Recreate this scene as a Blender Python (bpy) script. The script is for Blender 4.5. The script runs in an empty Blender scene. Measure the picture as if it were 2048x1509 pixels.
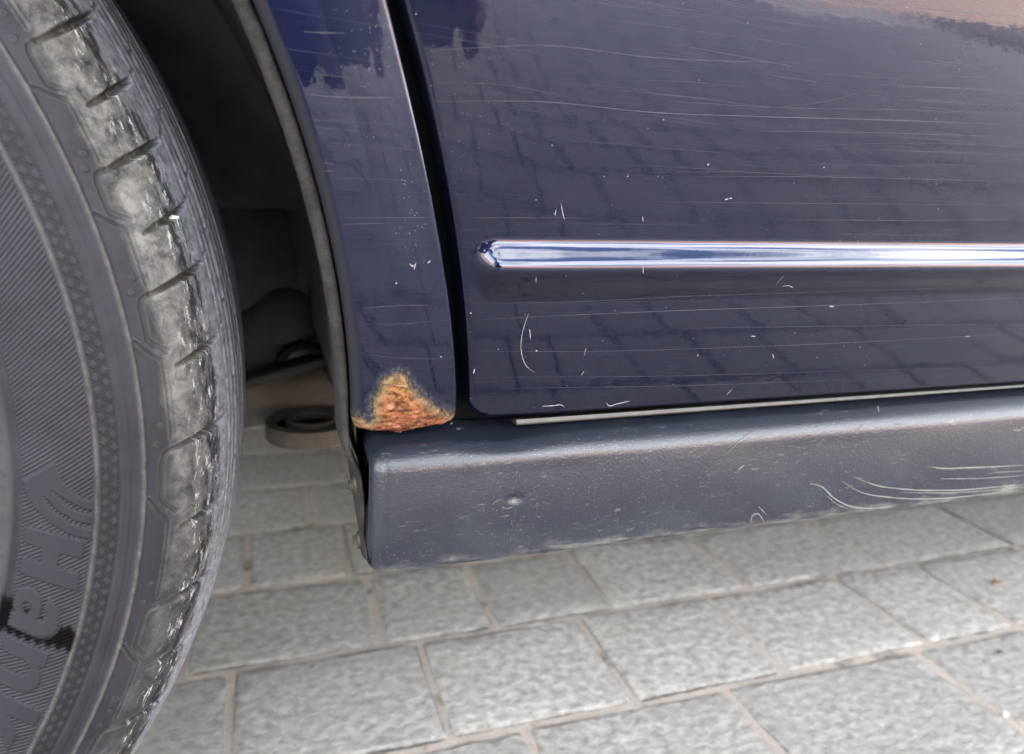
import bpy, bmesh, math, random
import numpy as np
from mathutils import Vector, Matrix

random.seed(7); RNG = np.random.default_rng(7)
sc = bpy.context.scene
COL = sc.collection
rad = math.radians

# ------------------------------------------------------------------ camera
W_PX, H_PX, F_PX = 2048.0, 1509.0, 1495.17
YAW, PITCH, ROLL = 0.317665, 0.253017, 0.031714
CAM = np.array([0.0, -0.28, 0.397])
_f = np.array([math.sin(YAW), math.cos(YAW), 0]); _r = np.array([math.cos(YAW), -math.sin(YAW), 0]); _u = np.array([0, 0, 1.0])
_f, _u = _f*math.cos(PITCH) - _u*math.sin(PITCH), _u*math.cos(PITCH) + _f*math.sin(PITCH)
_r, _u = _r*math.cos(ROLL) + _u*math.sin(ROLL), _u*math.cos(ROLL) - _r*math.sin(ROLL)
camd = bpy.data.cameras.new('camera'); cam = bpy.data.objects.new('camera', camd); COL.objects.link(cam)
cam.matrix_world = Matrix(((_r[0], _u[0], -_f[0], CAM[0]), (_r[1], _u[1], -_f[1], CAM[1]), (_r[2], _u[2], -_f[2], CAM[2]), (0, 0, 0, 1)))
camd.sensor_width = 36; camd.lens = 36*F_PX/W_PX
camd.clip_start = 0.01; camd.clip_end = 1000
camd.dof.use_dof = True; camd.dof.focus_distance = 0.30; camd.dof.aperture_fstop = 9.0
sc.camera = cam

# ------------------------------------------------------------------ sky, sun, exposure
SUN_EL, SUN_AZ = rad(25), rad(18)
world = bpy.data.worlds.new('World'); sc.world = world; world.use_nodes = True
wn, wl = world.node_tree.nodes, world.node_tree.links
wn.clear()
sky = wn.new('ShaderNodeTexSky'); sky.sky_type = 'NISHITA'; sky.sun_disc = False
sky.sun_elevation = SUN_EL; sky.sun_rotation = SUN_AZ; sky.air_density = 1.0; sky.dust_density = 3.5; sky.ozone_density = 1.0
tc = wn.new('ShaderNodeTexCoord'); mp = wn.new('ShaderNodeMapping'); mp.inputs['Scale'].default_value = (1.6, 1.6, 4.0)
cn = wn.new('ShaderNodeTexNoise'); cn.inputs['Scale'].default_value = 1.7; cn.inputs['Detail'].default_value = 7; cn.inputs['Roughness'].default_value = 0.55
cr = wn.new('ShaderNodeMapRange'); cr.inputs[1].default_value = 0.42; cr.inputs[2].default_value = 0.62
mix = wn.new('ShaderNodeMix'); mix.data_type = 'RGBA'; mix.inputs[7].default_value = (17.0, 17.0, 17.4, 1)
bg = wn.new('ShaderNodeBackground'); bg.inputs[1].default_value = 0.15
wo = wn.new('ShaderNodeOutputWorld')
wl.new(tc.outputs['Generated'], mp.inputs[0]); wl.new(mp.outputs[0], cn.inputs[0]); wl.new(cn.outputs[0], cr.inputs[0])
wl.new(cr.outputs[0], mix.inputs[0]); wl.new(sky.outputs[0], mix.inputs[6]); wl.new(mix.outputs[2], bg.inputs[0]); wl.new(bg.outputs[0], wo.inputs[0])
sl = bpy.data.lights.new('sun', 'SUN'); sl.energy = 5.0; sl.angle = rad(0.53); sl.color = (1.0, 0.90, 0.78)
so = bpy.data.objects.new('sun', sl); COL.objects.link(so)
sdir = Vector((math.sin(SUN_AZ)*math.cos(SUN_EL), math.cos(SUN_AZ)*math.cos(SUN_EL), math.sin(SUN_EL)))
so.rotation_euler = (-sdir).to_track_quat('-Z', 'Y').to_euler(); so.location = (0, 6, 6)
vs = sc.view_settings; vs.view_transform = 'Standard'; vs.look = 'None'; vs.exposure = 3.28; vs.gamma = 1; vs.use_curve_mapping = False
sc.cycles.use_denoising = True; sc.cycles.use_adaptive_sampling = False
sc.cycles.max_bounces = 8

# ------------------------------------------------------------------ geometry helpers
def link(o, parent=None):
    COL.objects.link(o)
    if parent is not None:
        o.parent = parent
        o.matrix_parent_inverse = PM[parent.name]
    return o
PM = {}
def empty(name, loc, parent=None):
    o = bpy.data.objects.new(name, None); o.empty_display_size = 0.05
    m = Matrix.Translation(Vector(loc))
    if parent is None:
        o.location = loc; COL.objects.link(o)
    else:
        COL.objects.link(o); o.parent = parent; o.matrix_parent_inverse = PM[parent.name]; o.location = loc
    PM[o.name] = m.inverted()
    return o
def tag(o, label=None, cat=None, group=None, kind=None):
    if label: o['label'] = label
    if cat: o['category'] = cat
    if group: o['group'] = group
    if kind: o['kind'] = kind
    return o
def mesh_np(name, V, F, mat, parent=None, smooth=True, attrs=None):
    """V (n,3) array, F (k,4) or list of tuples"""
    me = bpy.data.meshes.new(name)
    V = np.asarray(V, dtype=np.float32)
    if isinstance(F, np.ndarray):
        k, c = F.shape
        me.vertices.add(len(V)); me.vertices.foreach_set('co', V.ravel())
        me.loops.add(k*c); me.loops.foreach_set('vertex_index', F.astype(np.int32).ravel())
        me.polygons.add(k); me.polygons.foreach_set('loop_start', np.arange(k, dtype=np.int32)*c)
        me.polygons.foreach_set('loop_total', np.full(k, c, dtype=np.int32))
        me.update(calc_edges=True)
    else:
        me.from_pydata([tuple(map(float, v)) for v in V], [], F)
    me.polygons.foreach_set('use_smooth', np.full(len(me.polygons), smooth))
    for an, av in (attrs or {}).items():
        a = me.attributes.new(an, 'FLOAT', 'POINT'); a.data.foreach_set('value', np.asarray(av, dtype=np.float32).ravel())
    if mat: me.materials.append(mat)
    me.update()
    o = bpy.data.objects.new(name, me); link(o, parent)
    PM[o.name] = Matrix.Identity(4)
    return o
def grid_faces(n, m, wrap=False, flip=False):
    i, j = np.meshgrid(np.arange(n if wrap else n-1), np.arange(m-1), indexing='ij')
    a = i*m+j; b = ((i+1) % n)*m+j
    F = np.stack([a, b, b+1, a+1], -1).reshape(-1, 4)
    return F[:, ::-1].copy() if flip else F
def grid(name, P, mat, parent=None, wrap=False, flip=False, attrs=None, smooth=True):
    n, m = P.shape[:2]
    return mesh_np(name, P.reshape(-1, 3), grid_faces(n, m, wrap, flip), mat, parent, smooth, attrs)
class BM:
    def __init__(s): s.b = bmesh.new()
    def box(s, c, size, bevel=0, rot=None, seg=2):
        r = bmesh.ops.create_cube(s.b, size=1)['verts']
        bmesh.ops.scale(s.b, vec=size, verts=r)
        if bevel:
            es = list({e for v in r for e in v.link_edges})
            rb = bmesh.ops.bevel(s.b, geom=es, offset=bevel, segments=seg, affect='EDGES', profile=0.5)
            r = list({v for f in rb['faces'] for v in f.verts} | {v for v in r if v.is_valid})
        if rot is not None: bmesh.ops.rotate(s.b, cent=(0, 0, 0), matrix=rot, verts=r)
        bmesh.ops.translate(s.b, vec=c, verts=r); return s
    def cyl(s, p0, p1, r0, r1=None, n=24, caps=True):
        p0, p1 = Vector(p0), Vector(p1); d = p1-p0
        q = d.to_track_quat('Z', 'Y').to_matrix().to_4x4(); q.translation = (p0+p1)/2
        bmesh.ops.create_cone(s.b, cap_ends=caps, segments=n, radius1=r0, radius2=r0 if r1 is None else r1, depth=d.length, matrix=q); return s
    def sphere(s, c, r, sc=(1, 1, 1), n=12):
        m = Matrix.Translation(Vector(c)) @ Matrix.Diagonal((*sc, 1))
        bmesh.ops.create_uvsphere(s.b, u_segments=n*2, v_segments=n, radius=r, matrix=m); return s
    def build(s, name, mat, parent=None, smooth=True, angle=40):
        me = bpy.data.meshes.new(name); bmesh.ops.recalc_face_normals(s.b, faces=s.b.faces); s.b.to_mesh(me); s.b.free()
        if mat: me.materials.append(mat)
        if smooth:
            me.polygons.foreach_set('use_smooth', np.full(len(me.polygons), True)); me.set_sharp_from_angle(angle=rad(angle))
        o = bpy.data.objects.new(name, me); link(o, parent); PM[o.name] = Matrix.Identity(4); return o
def tube(name, pts, r, mat, parent=None, n=10):
    pts = [Vector(p) for p in pts]; P = []
    for i, p in enumerate(pts):
        t = (pts[min(i+1, len(pts)-1)]-pts[max(i-1, 0)]).normalized()
        a = t.cross(Vector((0.3, 0.2, 1))).normalized(); b = t.cross(a)
        rr = r[i] if isinstance(r, (list, tuple)) else r
        P.append([p+(a*math.cos(2*math.pi*k/n)+b*math.sin(2*math.pi*k/n))*rr for k in range(n+1)])
    return grid(name, np.array([[list(q) for q in row] for row in P]), mat, parent)
def ray(x, y):
    d = _r*((x-W_PX/2)/F_PX) - _u*((y-H_PX/2)/F_PX) + _f
    return d
def at_y(x, y, Y):
    d = ray(x, y); return CAM + d*((Y-CAM[1])/d[1])
def at_z(x, y, Z):
    d = ray(x, y); return CAM + d*((Z-CAM[2])/d[2])
def on_surf(x, y, fy):
    P = at_y(x, y, -0.01)
    for _ in range(25): P = at_y(x, y, float(fy(P[0], P[2])))
    return P

# ------------------------------------------------------------------ material helpers
class Mat:
    def __init__(s, name):
        s.m = bpy.data.materials.new(name); s.m.use_nodes = True; s.t = s.m.node_tree; s.n = s.t.nodes; s.l = s.t.links
        s.b = s.n['Principled BSDF']
    def put(s, sock, v):
        if v is None: return
        if hasattr(v, 'is_output') or isinstance(v, bpy.types.NodeSocket): s.l.new(v, sock)
        else:
            if sock.type == 'RGBA' and len(v) == 3: v = (*v, 1)
            sock.default_value = v
    def bs(s, **k):
        for a, v in k.items(): s.put(s.b.inputs[a.replace('_', ' ')], v)
        return s
    def obj(s):
        n = s.n.new('ShaderNodeTexCoord'); return n.outputs['Object']
    def mapped(s, v, scale=(1, 1, 1), loc=(0, 0, 0), rot=(0, 0, 0)):
        n = s.n.new('ShaderNodeMapping'); n.inputs['Scale'].default_value = scale; n.inputs['Location'].default_value = loc; n.inputs['Rotation'].default_value = rot
        s.l.new(v, n.inputs[0]); return n.outputs[0]
    def noise(s, v, scale=5, detail=4, rough=0.5, dist=0, col=False):
        n = s.n.new('ShaderNodeTexNoise'); n.inputs['Scale'].default_value = scale; n.inputs['Detail'].default_value = detail
        n.inputs['Roughness'].default_value = rough; n.inputs['Distortion'].default_value = dist; s.l.new(v, n.inputs['Vector']); return n.outputs[1 if col else 0]
    def voro(s, v, scale=5, feat='F1', out='Distance', rnd=1.0):
        n = s.n.new('ShaderNodeTexVoronoi'); n.feature = feat; n.inputs['Scale'].default_value = scale; n.inputs['Randomness'].default_value = rnd; s.l.new(v, n.inputs['Vector']); return n.outputs[out]
    def mr(s, v, a, b, c=0.0, d=1.0, smooth=False):
        n = s.n.new('ShaderNodeMapRange'); n.clamp = True
        if smooth: n.interpolation_type = 'SMOOTHSTEP'
        s.put(n.inputs[0], v); n.inputs[1].default_value = a; n.inputs[2].default_value = b; n.inputs[3].default_value = c; n.inputs[4].default_value = d; return n.outputs[0]
    def ma(s, op, a, b=None, c=None):
        n = s.n.new('ShaderNodeMath'); n.operation = op; s.put(n.inputs[0], a); s.put(n.inputs[1], b); s.put(n.inputs[2], c); return n.outputs[0]
    def mix(s, f, a, b, mode='MIX'):
        n = s.n.new('ShaderNodeMix'); n.data_type = 'RGBA'; n.blend_type = mode; s.put(n.inputs[0], f); s.put(n.inputs[6], a); s.put(n.inputs[7], b); return n.outputs[2]
    def attr(s, name):
        n = s.n.new('ShaderNodeAttribute'); n.attribute_name = name; return n.outputs['Fac']
    def sep(s, v):
        n = s.n.new('ShaderNodeSeparateXYZ'); s.l.new(v, n.inputs[0]); return n.outputs
    def comb(s, x, y, z):
        n = s.n.new('ShaderNodeCombineXYZ'); s.put(n.inputs[0], x); s.put(n.inputs[1], y); s.put(n.inputs[2], z); return n.outputs[0]
    def bump(s, h, strength=0.5, dist=0.001, prev=None):
        n = s.n.new('ShaderNodeBump'); n.inputs['Strength'].default_value = strength; n.inputs['Distance'].default_value = dist
        s.l.new(h, n.inputs['Height'])
        if prev is not None: s.l.new(prev, n.inputs['Normal'])
        return n.outputs[0]
def plain(name, col, rough=0.6, **k):
    m = Mat(name); m.bs(Base_Color=col, Roughness=rough, **k); return m
def worn(name, col, rough=0.7, var=0.35, scale=60, bump=0.3, bd=0.0006, **k):
    m = Mat(name); o = m.obj(); n = m.noise(o, scale, 6, 0.6)
    c2 = tuple(min(1, c*(1+var)) for c in col); c1 = tuple(c*(1-var) for c in col)
    m.bs(Base_Color=m.mix(m.mr(n, 0.3, 0.7), c1, c2), Roughness=rough, Normal=m.bump(m.noise(o, scale*8, 4, 0.6), bump, bd), **k); return m

# ------------------------------------------------------------------ materials
def paint_material(name, rust=False):
    m = Mat(name); o = m.obj()
    x, y, z = m.sep(o)
    base = (0.0018, 0.0033, 0.0185)
    # long wiping scratches: noise stretched along the car, gently wavering
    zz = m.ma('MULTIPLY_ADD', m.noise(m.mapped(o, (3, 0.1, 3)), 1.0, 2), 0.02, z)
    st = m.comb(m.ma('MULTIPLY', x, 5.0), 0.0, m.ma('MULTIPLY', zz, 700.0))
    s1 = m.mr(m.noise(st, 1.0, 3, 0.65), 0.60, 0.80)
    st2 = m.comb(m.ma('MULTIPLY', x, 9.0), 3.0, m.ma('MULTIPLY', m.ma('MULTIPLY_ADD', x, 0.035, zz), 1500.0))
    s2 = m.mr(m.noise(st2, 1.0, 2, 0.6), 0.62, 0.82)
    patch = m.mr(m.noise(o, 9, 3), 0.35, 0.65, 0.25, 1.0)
    streak = m.ma('MULTIPLY', m.ma('MULTIPLY', m.ma('MAXIMUM', s1, m.ma('MULTIPLY', s2, 0.8)), patch), m.mr(z, 0.36, 0.43, 0.25, 1.0))  # stronger higher up: real scratches plus painted pale haze lightening the upper door
    # dried dust spots and tiny chips
    v = m.voro(m.mapped(o, (1, 1, 1.4), (.3, .1, .2)), 520, 'F1', 'Distance'); vc = m.voro(m.mapped(o, (1, 1, 1.4), (.3, .1, .2)), 520, 'F1', 'Color')
    pick = m.mr(m.sep(vc)[0], 0.965, 1.0, 0.0, 1.0); pick = m.ma('MULTIPLY', pick, m.mr(m.sep(vc)[0], 0.965, 0.967))
    sp = m.ma('MULTIPLY', m.ma('MULTIPLY', m.mr(v, 0.08, 0.22, 1, 0), pick), m.mr(m.noise(o, 26, 3), 0.42, 0.6))
    v2 = m.voro(o, 950, 'F1', 'Distance'); pick2 = m.mr(m.sep(m.voro(o, 950, 'F1', 'Color'))[1], 0.70, 0.76)
    band = m.attr('dusty')
    sp2 = m.ma('MULTIPLY', m.ma('MULTIPLY', m.mr(v2, 0.12, 0.26, 1, 0), pick2), m.ma('MULTIPLY', band, m.mr(m.noise(o, 70, 3), 0.42, 0.6)))
    spk = m.ma('MAXIMUM', sp, m.ma('MULTIPLY', sp2, 0.55))
    film = m.mr(m.noise(m.mapped(o, (1, 1, 2.5)), 40, 5, 0.65), 0.25, 0.8, 0.0, 0.012)
    film = m.ma('MULTIPLY_ADD', band, 0.02, film)
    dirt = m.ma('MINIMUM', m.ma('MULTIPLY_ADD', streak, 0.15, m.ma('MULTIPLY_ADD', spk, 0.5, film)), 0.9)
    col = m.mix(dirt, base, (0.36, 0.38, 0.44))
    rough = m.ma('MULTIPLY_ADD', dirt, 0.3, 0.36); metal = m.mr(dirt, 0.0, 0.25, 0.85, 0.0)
    coat = m.ma('MULTIPLY_ADD', dirt, -0.9, 1.0)
    fl = m.attr('flange'); coat = m.ma('MULTIPLY', coat, m.mr(fl, 0, 1, 1, 0.05)); col = m.mix(fl, col, (0.012, 0.012, 0.015)); metal = m.ma('MULTIPLY', metal, m.mr(fl, 0, 1, 1, 0))  # rolled arch edge darkened in colour, standing in for the wheel's dark reflection
    orange = m.noise(o, 260, 2)
    nrm_c = m.bump(orange, 0.035, 0.0006)
    if not rust:
        m.bs(Base_Color=col, Metallic=metal, Roughness=rough, Coat_Weight=coat, Coat_Roughness=0.025, Coat_IOR=1.46, Specular_IOR_Level=0.05, Coat_Normal=nrm_c)
        return m.m
    d = m.attr('rust')                       # signed distance in mm, inside positive
    n1 = m.noise(m.mapped(o, (1, 1, 0.55)), 900, 4, 0.7)
    n2 = m.noise(o, 170, 5, 0.65)
    lowf = m.ma('MULTIPLY_ADD', n2, 5.0, -2.5)
    dd = m.ma('ADD', m.ma('ADD', d, lowf), m.ma('MULTIPLY_ADD', n1, 5.0, -2.6))
    mask = m.mr(dd, -0.8, 1.6, smooth=True)
    fringe = m.ma('MULTIPLY', mask, m.mr(dd, 0.2, 4.5, 0.85, 0))
    halo = m.ma('MULTIPLY', m.mr(m.ma('ADD', d, lowf), -4.2, 0.5, smooth=True), m.mr(n1, 0.44, 0.62, 0.1, 0.75))
    col = m.mix(halo, col, (0.060, 0.060, 0.046)); coat = m.ma('MULTIPLY', coat, m.mr(halo, 0, 1, 1, 0.4)); metal = m.ma('MULTIPLY', metal, m.mr(halo, 0, 0.4, 1, 0))
    a = m.mix(m.mr(m.noise(o, 120, 6, 0.7, 0.6), 0.35, 0.68), (0.105, 0.034, 0.013), (0.24, 0.100, 0.045))
    hz = m.mr(m.ma('MULTIPLY_ADD', m.noise(o, 200, 4), 0.012, z), 0.318, 0.332)
    a = m.mix(m.ma('MULTIPLY', hz, m.mr(n2, 0.35, 0.6, 0.3, 1.0)), a, (0.235, 0.125, 0.034))
    a = m.mix(m.mr(m.noise(m.mapped(o, (1, 1, 3.2), (3, 1, 2)), 160, 5, 0.7), 0.56, 0.68), a, (0.28, 0.155, 0.095))
    low = m.mr(z, 0.302, 0.3125, 1, 0)
    str_ = m.mr(m.noise(m.mapped(o, (1, 1, 5)), 150, 5, 0.75), 0.45, 0.56)
    a = m.mix(m.ma('MULTIPLY', low, str_), a, (0.070, 0.023, 0.011))
    vs1 = m.voro(o, 210, 'F1', 'Distance'); vp = m.mr(m.sep(m.voro(o, 210, 'F1', 'Color'))[0], 0.70, 0.72)
    spot = m.ma('MULTIPLY', m.mr(m.ma('MULTIPLY_ADD', n1, 0.25, vs1), 0.26, 0.34, 1, 0), vp)
    spot = m.ma('MULTIPLY', spot, m.mr(d, 2.2, 4.0))
    a = m.mix(m.ma('MULTIPLY', spot, 0.9), a, (0.02, 0.013, 0.018))
    br = m.mr(m.noise(m.mapped(o, (1, 1, 2), (5, 2, 1)), 240, 5, 0.7), 0.50, 0.60, 0, 0.85)
    a = m.mix(br, a, (0.040, 0.017, 0.011))
    a = m.mix(fringe, a, (0.125, 0.115, 0.068))
    m.bs(Base_Color=m.mix(mask, col, a), Metallic=m.ma('MULTIPLY', metal, m.mr(mask, 0, 0.3, 1, 0)), Roughness=m.mr(mask, 0, 1, 0.46, 0.85), Coat_Weight=m.ma('MULTIPLY', coat, m.mr(mask, 0, 0.6, 1, 0)), Coat_Roughness=0.025, Coat_IOR=1.46,
         Specular_IOR_Level=0.1, Coat_Normal=nrm_c)
    h = m.ma('MULTIPLY', mask, m.ma('SUBTRACT', m.noise(o, 330, 6, 0.75), m.ma('MULTIPLY_ADD', br, 0.35, m.ma('MULTIPLY', spot, 0.6))))
    blister = m.ma('MULTIPLY', m.mr(m.ma('ADD', d, lowf), -5.0, -0.5), m.mr(m.noise(o, 420, 2), 0.48, 0.64))
    h = m.ma('ADD', m.ma('MULTIPLY_ADD', blister, 0.30, h), m.ma('MULTIPLY', mask, 0.5))
    m.bs(Normal=m.bump(h, 0.9, 0.0013))
    return m.m
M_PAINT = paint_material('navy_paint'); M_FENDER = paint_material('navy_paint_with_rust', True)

def plastic_material():
    m = Mat('grained_black_plastic'); o = m.obj(); x, y, z = m.sep(o)
    v = m.voro(o, 1250, 'SMOOTH_F1', 'Distance'); g = m.noise(o, 900, 3, 0.6)
    pale = m.mr(m.noise(o, 34, 4, 0.6), 0.25, 0.85)
    col = m.mix(pale, (0.0052, 0.0070, 0.0125), (0.0095, 0.0125, 0.0210))
    green = m.mr(m.noise(m.mapped(o, (1, 1, 1.6), (2, 0, 5)), 30, 4), 0.5, 0.7, 0, 0.3)
    col = m.mix(green, col, (0.022, 0.029, 0.031))
    # short horizontal scuffs and grit specks
    sn = m.noise(m.mapped(o, (150, 50, 1000)), 1.0, 2, 0.6)
    sc1 = m.mr(sn, 0.66, 0.74)
    f2 = m.voro(m.mapped(o, (0.5, 1, 1)), 1500, 'F1', 'Distance'); fp = m.mr(m.sep(m.voro(m.mapped(o, (0.5, 1, 1)), 1500, 'F1', 'Color'))[0], 0.66, 1.0, 0.0, 1.3)
    sc2 = m.ma('MULTIPLY', m.ma('MULTIPLY', m.mr(f2, 0.10, 0.34, 1, 0), fp), m.mr(m.noise(o, 45, 4), 0.38, 0.62, 0.1, 1))
    scuff = m.ma('MAXIMUM', m.ma('MULTIPLY', sc1, 0.45), m.ma('MULTIPLY', sc2, 0.75))
    col = m.mix(m.ma('MULTIPLY', scuff, 0.75), col, (0.15, 0.155, 0.155))
    # dried mud creeping along the bottom edge
    zb = m.ma('MULTIPLY_ADD', m.noise(m.mapped(o, (1, 1, 0.6)), 55, 5, 0.7), -0.017, z)
    mud = m.ma('MULTIPLY', m.mr(zb, 0.2385, 0.2435, 1, 0), m.mr(m.noise(m.mapped(o, (0.5, 1, 3)), 90, 5, 0.7), 0.4, 0.66))
    col = m.mix(m.ma('MULTIPLY', mud, 0.75), col, (0.15, 0.145, 0.13))
    bmp = m.bump(m.ma('ADD', m.ma('MULTIPLY', v, 0.7), m.ma('MULTIPLY', g, 0.6)), 0.36, 0.0003)
    m.bs(Base_Color=col, Roughness=m.mr(m.noise(o, 700, 3), 0.3, 0.7, 0.33, 0.40), Specular_IOR_Level=0.5, Normal=bmp)
    return m.m
M_SILL = plastic_material()

def tyre_material():
    m = Mat('dusty_tyre_rubber'); o = m.obj()
    s = m.attr('prof'); a = m.attr('arc'); let = m.attr('flat'); black_mark = m.attr('black_mark'); grv = m.attr('groove')
    base = m.mix(m.mr(m.noise(o, 45, 5, 0.6), 0.3, 0.7), (0.0098, 0.0103, 0.0132), (0.0178, 0.0186, 0.0232))
    base = m.mix(let, base, (0.0115, 0.0122, 0.0160))
    # dust settled on ridges
    n = m.noise(o, 320, 4, 0.65)
    base = m.mix(m.ma('MULTIPLY', m.attr('ridge'), m.mr(n, 0.3, 0.7, 0.1, 0.6)), base, (0.105, 0.098, 0.088))
    # shoulder: beige scrub, chalk marks, polished black
    sh = m.ma('MULTIPLY', m.mr(m.ma('MULTIPLY_ADD', m.noise(o, 90, 5, 0.7), 8.0, s), 81.5, 87.0), m.mr(s, 99, 106, 1, 0.25))
    beige = m.mix(m.mr(m.noise(o, 110, 6, 0.72, 0.4), 0.34, 0.64), (0.022, 0.0215, 0.021), (0.165, 0.160, 0.148))
    up = m.mr(a, -110, 60, 0.25, 1.0)
    base = m.mix(m.ma('MULTIPLY', sh, m.ma('MULTIPLY', up, 0.9)), base, beige)
    tread = m.mr(m.ma('MULTIPLY_ADD', m.noise(o, 60, 4), 5.0, s), 101, 108)
    tcol = m.mix(m.mr(m.noise(o, 260, 5, 0.7), 0.32, 0.7), (0.070, 0.077, 0.085), (0.21, 0.222, 0.242))
    base = m.mix(tread, base, tcol)
    st = m.comb(m.ma('MULTIPLY', s, 0.26), m.ma('MULTIPLY', a, 0.075), 0.0)
    blk = m.ma('MULTIPLY', m.mr(m.noise(st, 1.0, 6, 0.72), 0.46, 0.54), m.ma('MULTIPLY', m.mr(s, 93, 97), m.mr(s, 103, 109, 1, 0)))
    base = m.mix(m.ma('MULTIPLY', blk, 0.85), base, (0.008, 0.008, 0.010))
    st2 = m.comb(m.ma('MULTIPLY', s, 0.30), m.ma('MULTIPLY', a, 0.10), 7.0)
    wh = m.ma('MULTIPLY', m.mr(m.noise(st2, 1.0, 8, 0.8), 0.555, 0.61), m.ma('MULTIPLY', m.mr(s, 86, 93), m.mr(s, 102, 107, 1, 0)))
    base = m.mix(m.ma('MULTIPLY', wh, 0.9), base, (0.40, 0.40, 0.38))
    grit = m.ma('MULTIPLY', m.mr(m.voro(o, 560, 'F1', 'Distance'), 0.1, 0.24, 1, 0), m.ma('MULTIPLY', m.mr(m.sep(m.voro(o, 560, 'F1', 'Color'))[0], 0.86, 0.88), m.mr(s, 108, 112)))
    base = m.mix(m.ma('MULTIPLY', grit, 0.8), base, (0.42, 0.41, 0.38))
    base = m.mix(m.ma('MULTIPLY', grv, m.mr(n, 0.2, 0.8, 0.5, 1.0)), base, (0.030, 0.027, 0.022))
    base = m.mix(black_mark, base, (0.003, 0.003, 0.0035))
    # fine moulded hatching between rim and checker band
    ph = m.ma('MULTIPLY', m.ma('ADD', m.ma('MULTIPLY', s, 0.62), m.ma('MULTIPLY', a, -0.78)), 2*math.pi/1.55)
    wv = m.ma('MULTIPLY', m.ma('SINE', ph), m.attr('hatch'))
    base = m.mix(m.ma('MULTIPLY', m.attr('tick'), 0.85), base, (0.004, 0.004, 0.005))
    base = m.mix(m.ma('MULTIPLY', m.mr(wv, 0.0, -1.0, 0, 0.75), m.ma('SUBTRACT', 1.0, black_mark)), base, (0.010, 0.010, 0.012))
    nb = m.bump(wv, 0.45, 0.0004)
    nb = m.bump(m.ma('MULTIPLY_ADD', m.noise(o, 110, 4), 1.0, n), 0.2, 0.0006, nb)
    m.bs(Base_Color=base, Roughness=m.ma('MULTIPLY_ADD', black_mark, -0.2, m.mr(n, 0.2, 0.8, 0.52, 0.7)), Specular_IOR_Level=m.ma('MULTIPLY', m.ma('SUBTRACT', 1.0, black_mark), m.mr(s, 78, 90, 0.20, 0.06)), Normal=nb)
    return m.m
M_TYRE = tyre_material()
M_TYRE2 = worn('plain_tyre_rubber', (0.05, 0.05, 0.055), 0.7).m

def paver_material():
    m = Mat('grey_concrete_paver'); o = m.obj()
    oi = m.n.new('ShaderNodeObjectInfo'); rnd = oi.outputs['Random']
    w = m.mapped(o, (1, 1.25, 1))
    n1 = m.noise(w, 105, 6, 0.6, 0.15); n2 = m.noise(o, 420, 4, 0.6); n3 = m.noise(o, 12, 3)
    c = m.mix(m.mr(n1, 0.35, 0.66), (0.205, 0.199, 0.183), (0.46, 0.446, 0.415))
    c = m.mix(m.mr(n3, 0.35, 0.7, 0, 0.35), c, (0.30, 0.278, 0.235))
    c = m.mix(m.mr(n2, 0.58, 0.72, 0, 0.6), c, (0.60, 0.58, 0.545))
    c = m.mix(m.mr(n2, 0.38, 0.28, 0, 0.45), c, (0.12, 0.12, 0.115))
    c = m.mix(m.mr(rnd, 0, 1, 0.0, 0.38), c, (0.22, 0.215, 0.20))
    h = m.ma('ADD', n1, m.ma('MULTIPLY', n2, 0.22))
    m.bs(Base_Color=c, Roughness=0.85, Specular_IOR_Level=0.3, Normal=m.bump(h, 0.55, 0.0036)); return m.m
M_PAVER = paver_material()
def sand_material():
    m = Mat('joint_sand'); o = m.obj()
    n = m.noise(o, 900, 3, 0.7); k = m.noise(o, 14, 4, 0.6)
    c = m.mix(m.mr(n, 0.3, 0.7), (0.31, 0.265, 0.222), (0.55, 0.48, 0.415))
    c = m.mix(m.mr(m.ma('ADD', k, m.mr(m.sep(o)[1], -0.25, -0.05, 0.28, -0.06)), 0.54, 0.64), c, (0.085, 0.082, 0.06))
    m.bs(Base_Color=c, Roughness=0.95, Normal=m.bump(n, 0.8, 0.002)); return m.m
M_SAND = sand_material()
M_LINER = worn('dusty_black_liner_plastic', (0.021, 0.0215, 0.024), 0.85, 0.6, 45, 0.9, 0.0014).m
M_LIP = worn('scuffed_grey_rubber_lip', (0.016, 0.0152, 0.0142), 0.8, 0.6, 150, 0.8, 0.0008, Specular_IOR_Level=0.25).m
M_BLACK = plain('jamb_black', (0.0010, 0.0013, 0.003), 0.6, Specular_IOR_Level=0.15).m
M_STEEL = worn('dusty_suspension_steel', (0.075, 0.072, 0.065), 0.8, 0.35, 40).m
M_DARKSTEEL = worn('dark_suspension_steel', (0.022, 0.024, 0.024), 0.75, 0.3, 40).m
M_SEAL = worn('grey_rubber_seal', (0.036, 0.035, 0.031), 0.55, 0.3, 150).m
M_SCREW = worn('dull_zinc_screw', (0.05, 0.047, 0.042), 0.6, 0.3, 200, Metallic=0.6).m
M_MARK = plain('bare_scratch', (0.17, 0.17, 0.17), 0.7).m
M_HAIR = plain('hairline_scratch', (0.017, 0.019, 0.026), 0.6).m
M_SCUFF = plain('pale_plastic_scuff', (0.105, 0.105, 0.098), 0.75).m
M_GLASS = plain('dark_car_glass', (0.01, 0.012, 0.014), 0.03, Specular_IOR_Level=0.6).m
M_RIM = plain('silver_wheel_alloy', (0.32, 0.33, 0.36), 0.4, Metallic=0.5).m
M_UNDER = worn('underbody', (0.03, 0.03, 0.03), 0.9).m

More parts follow.
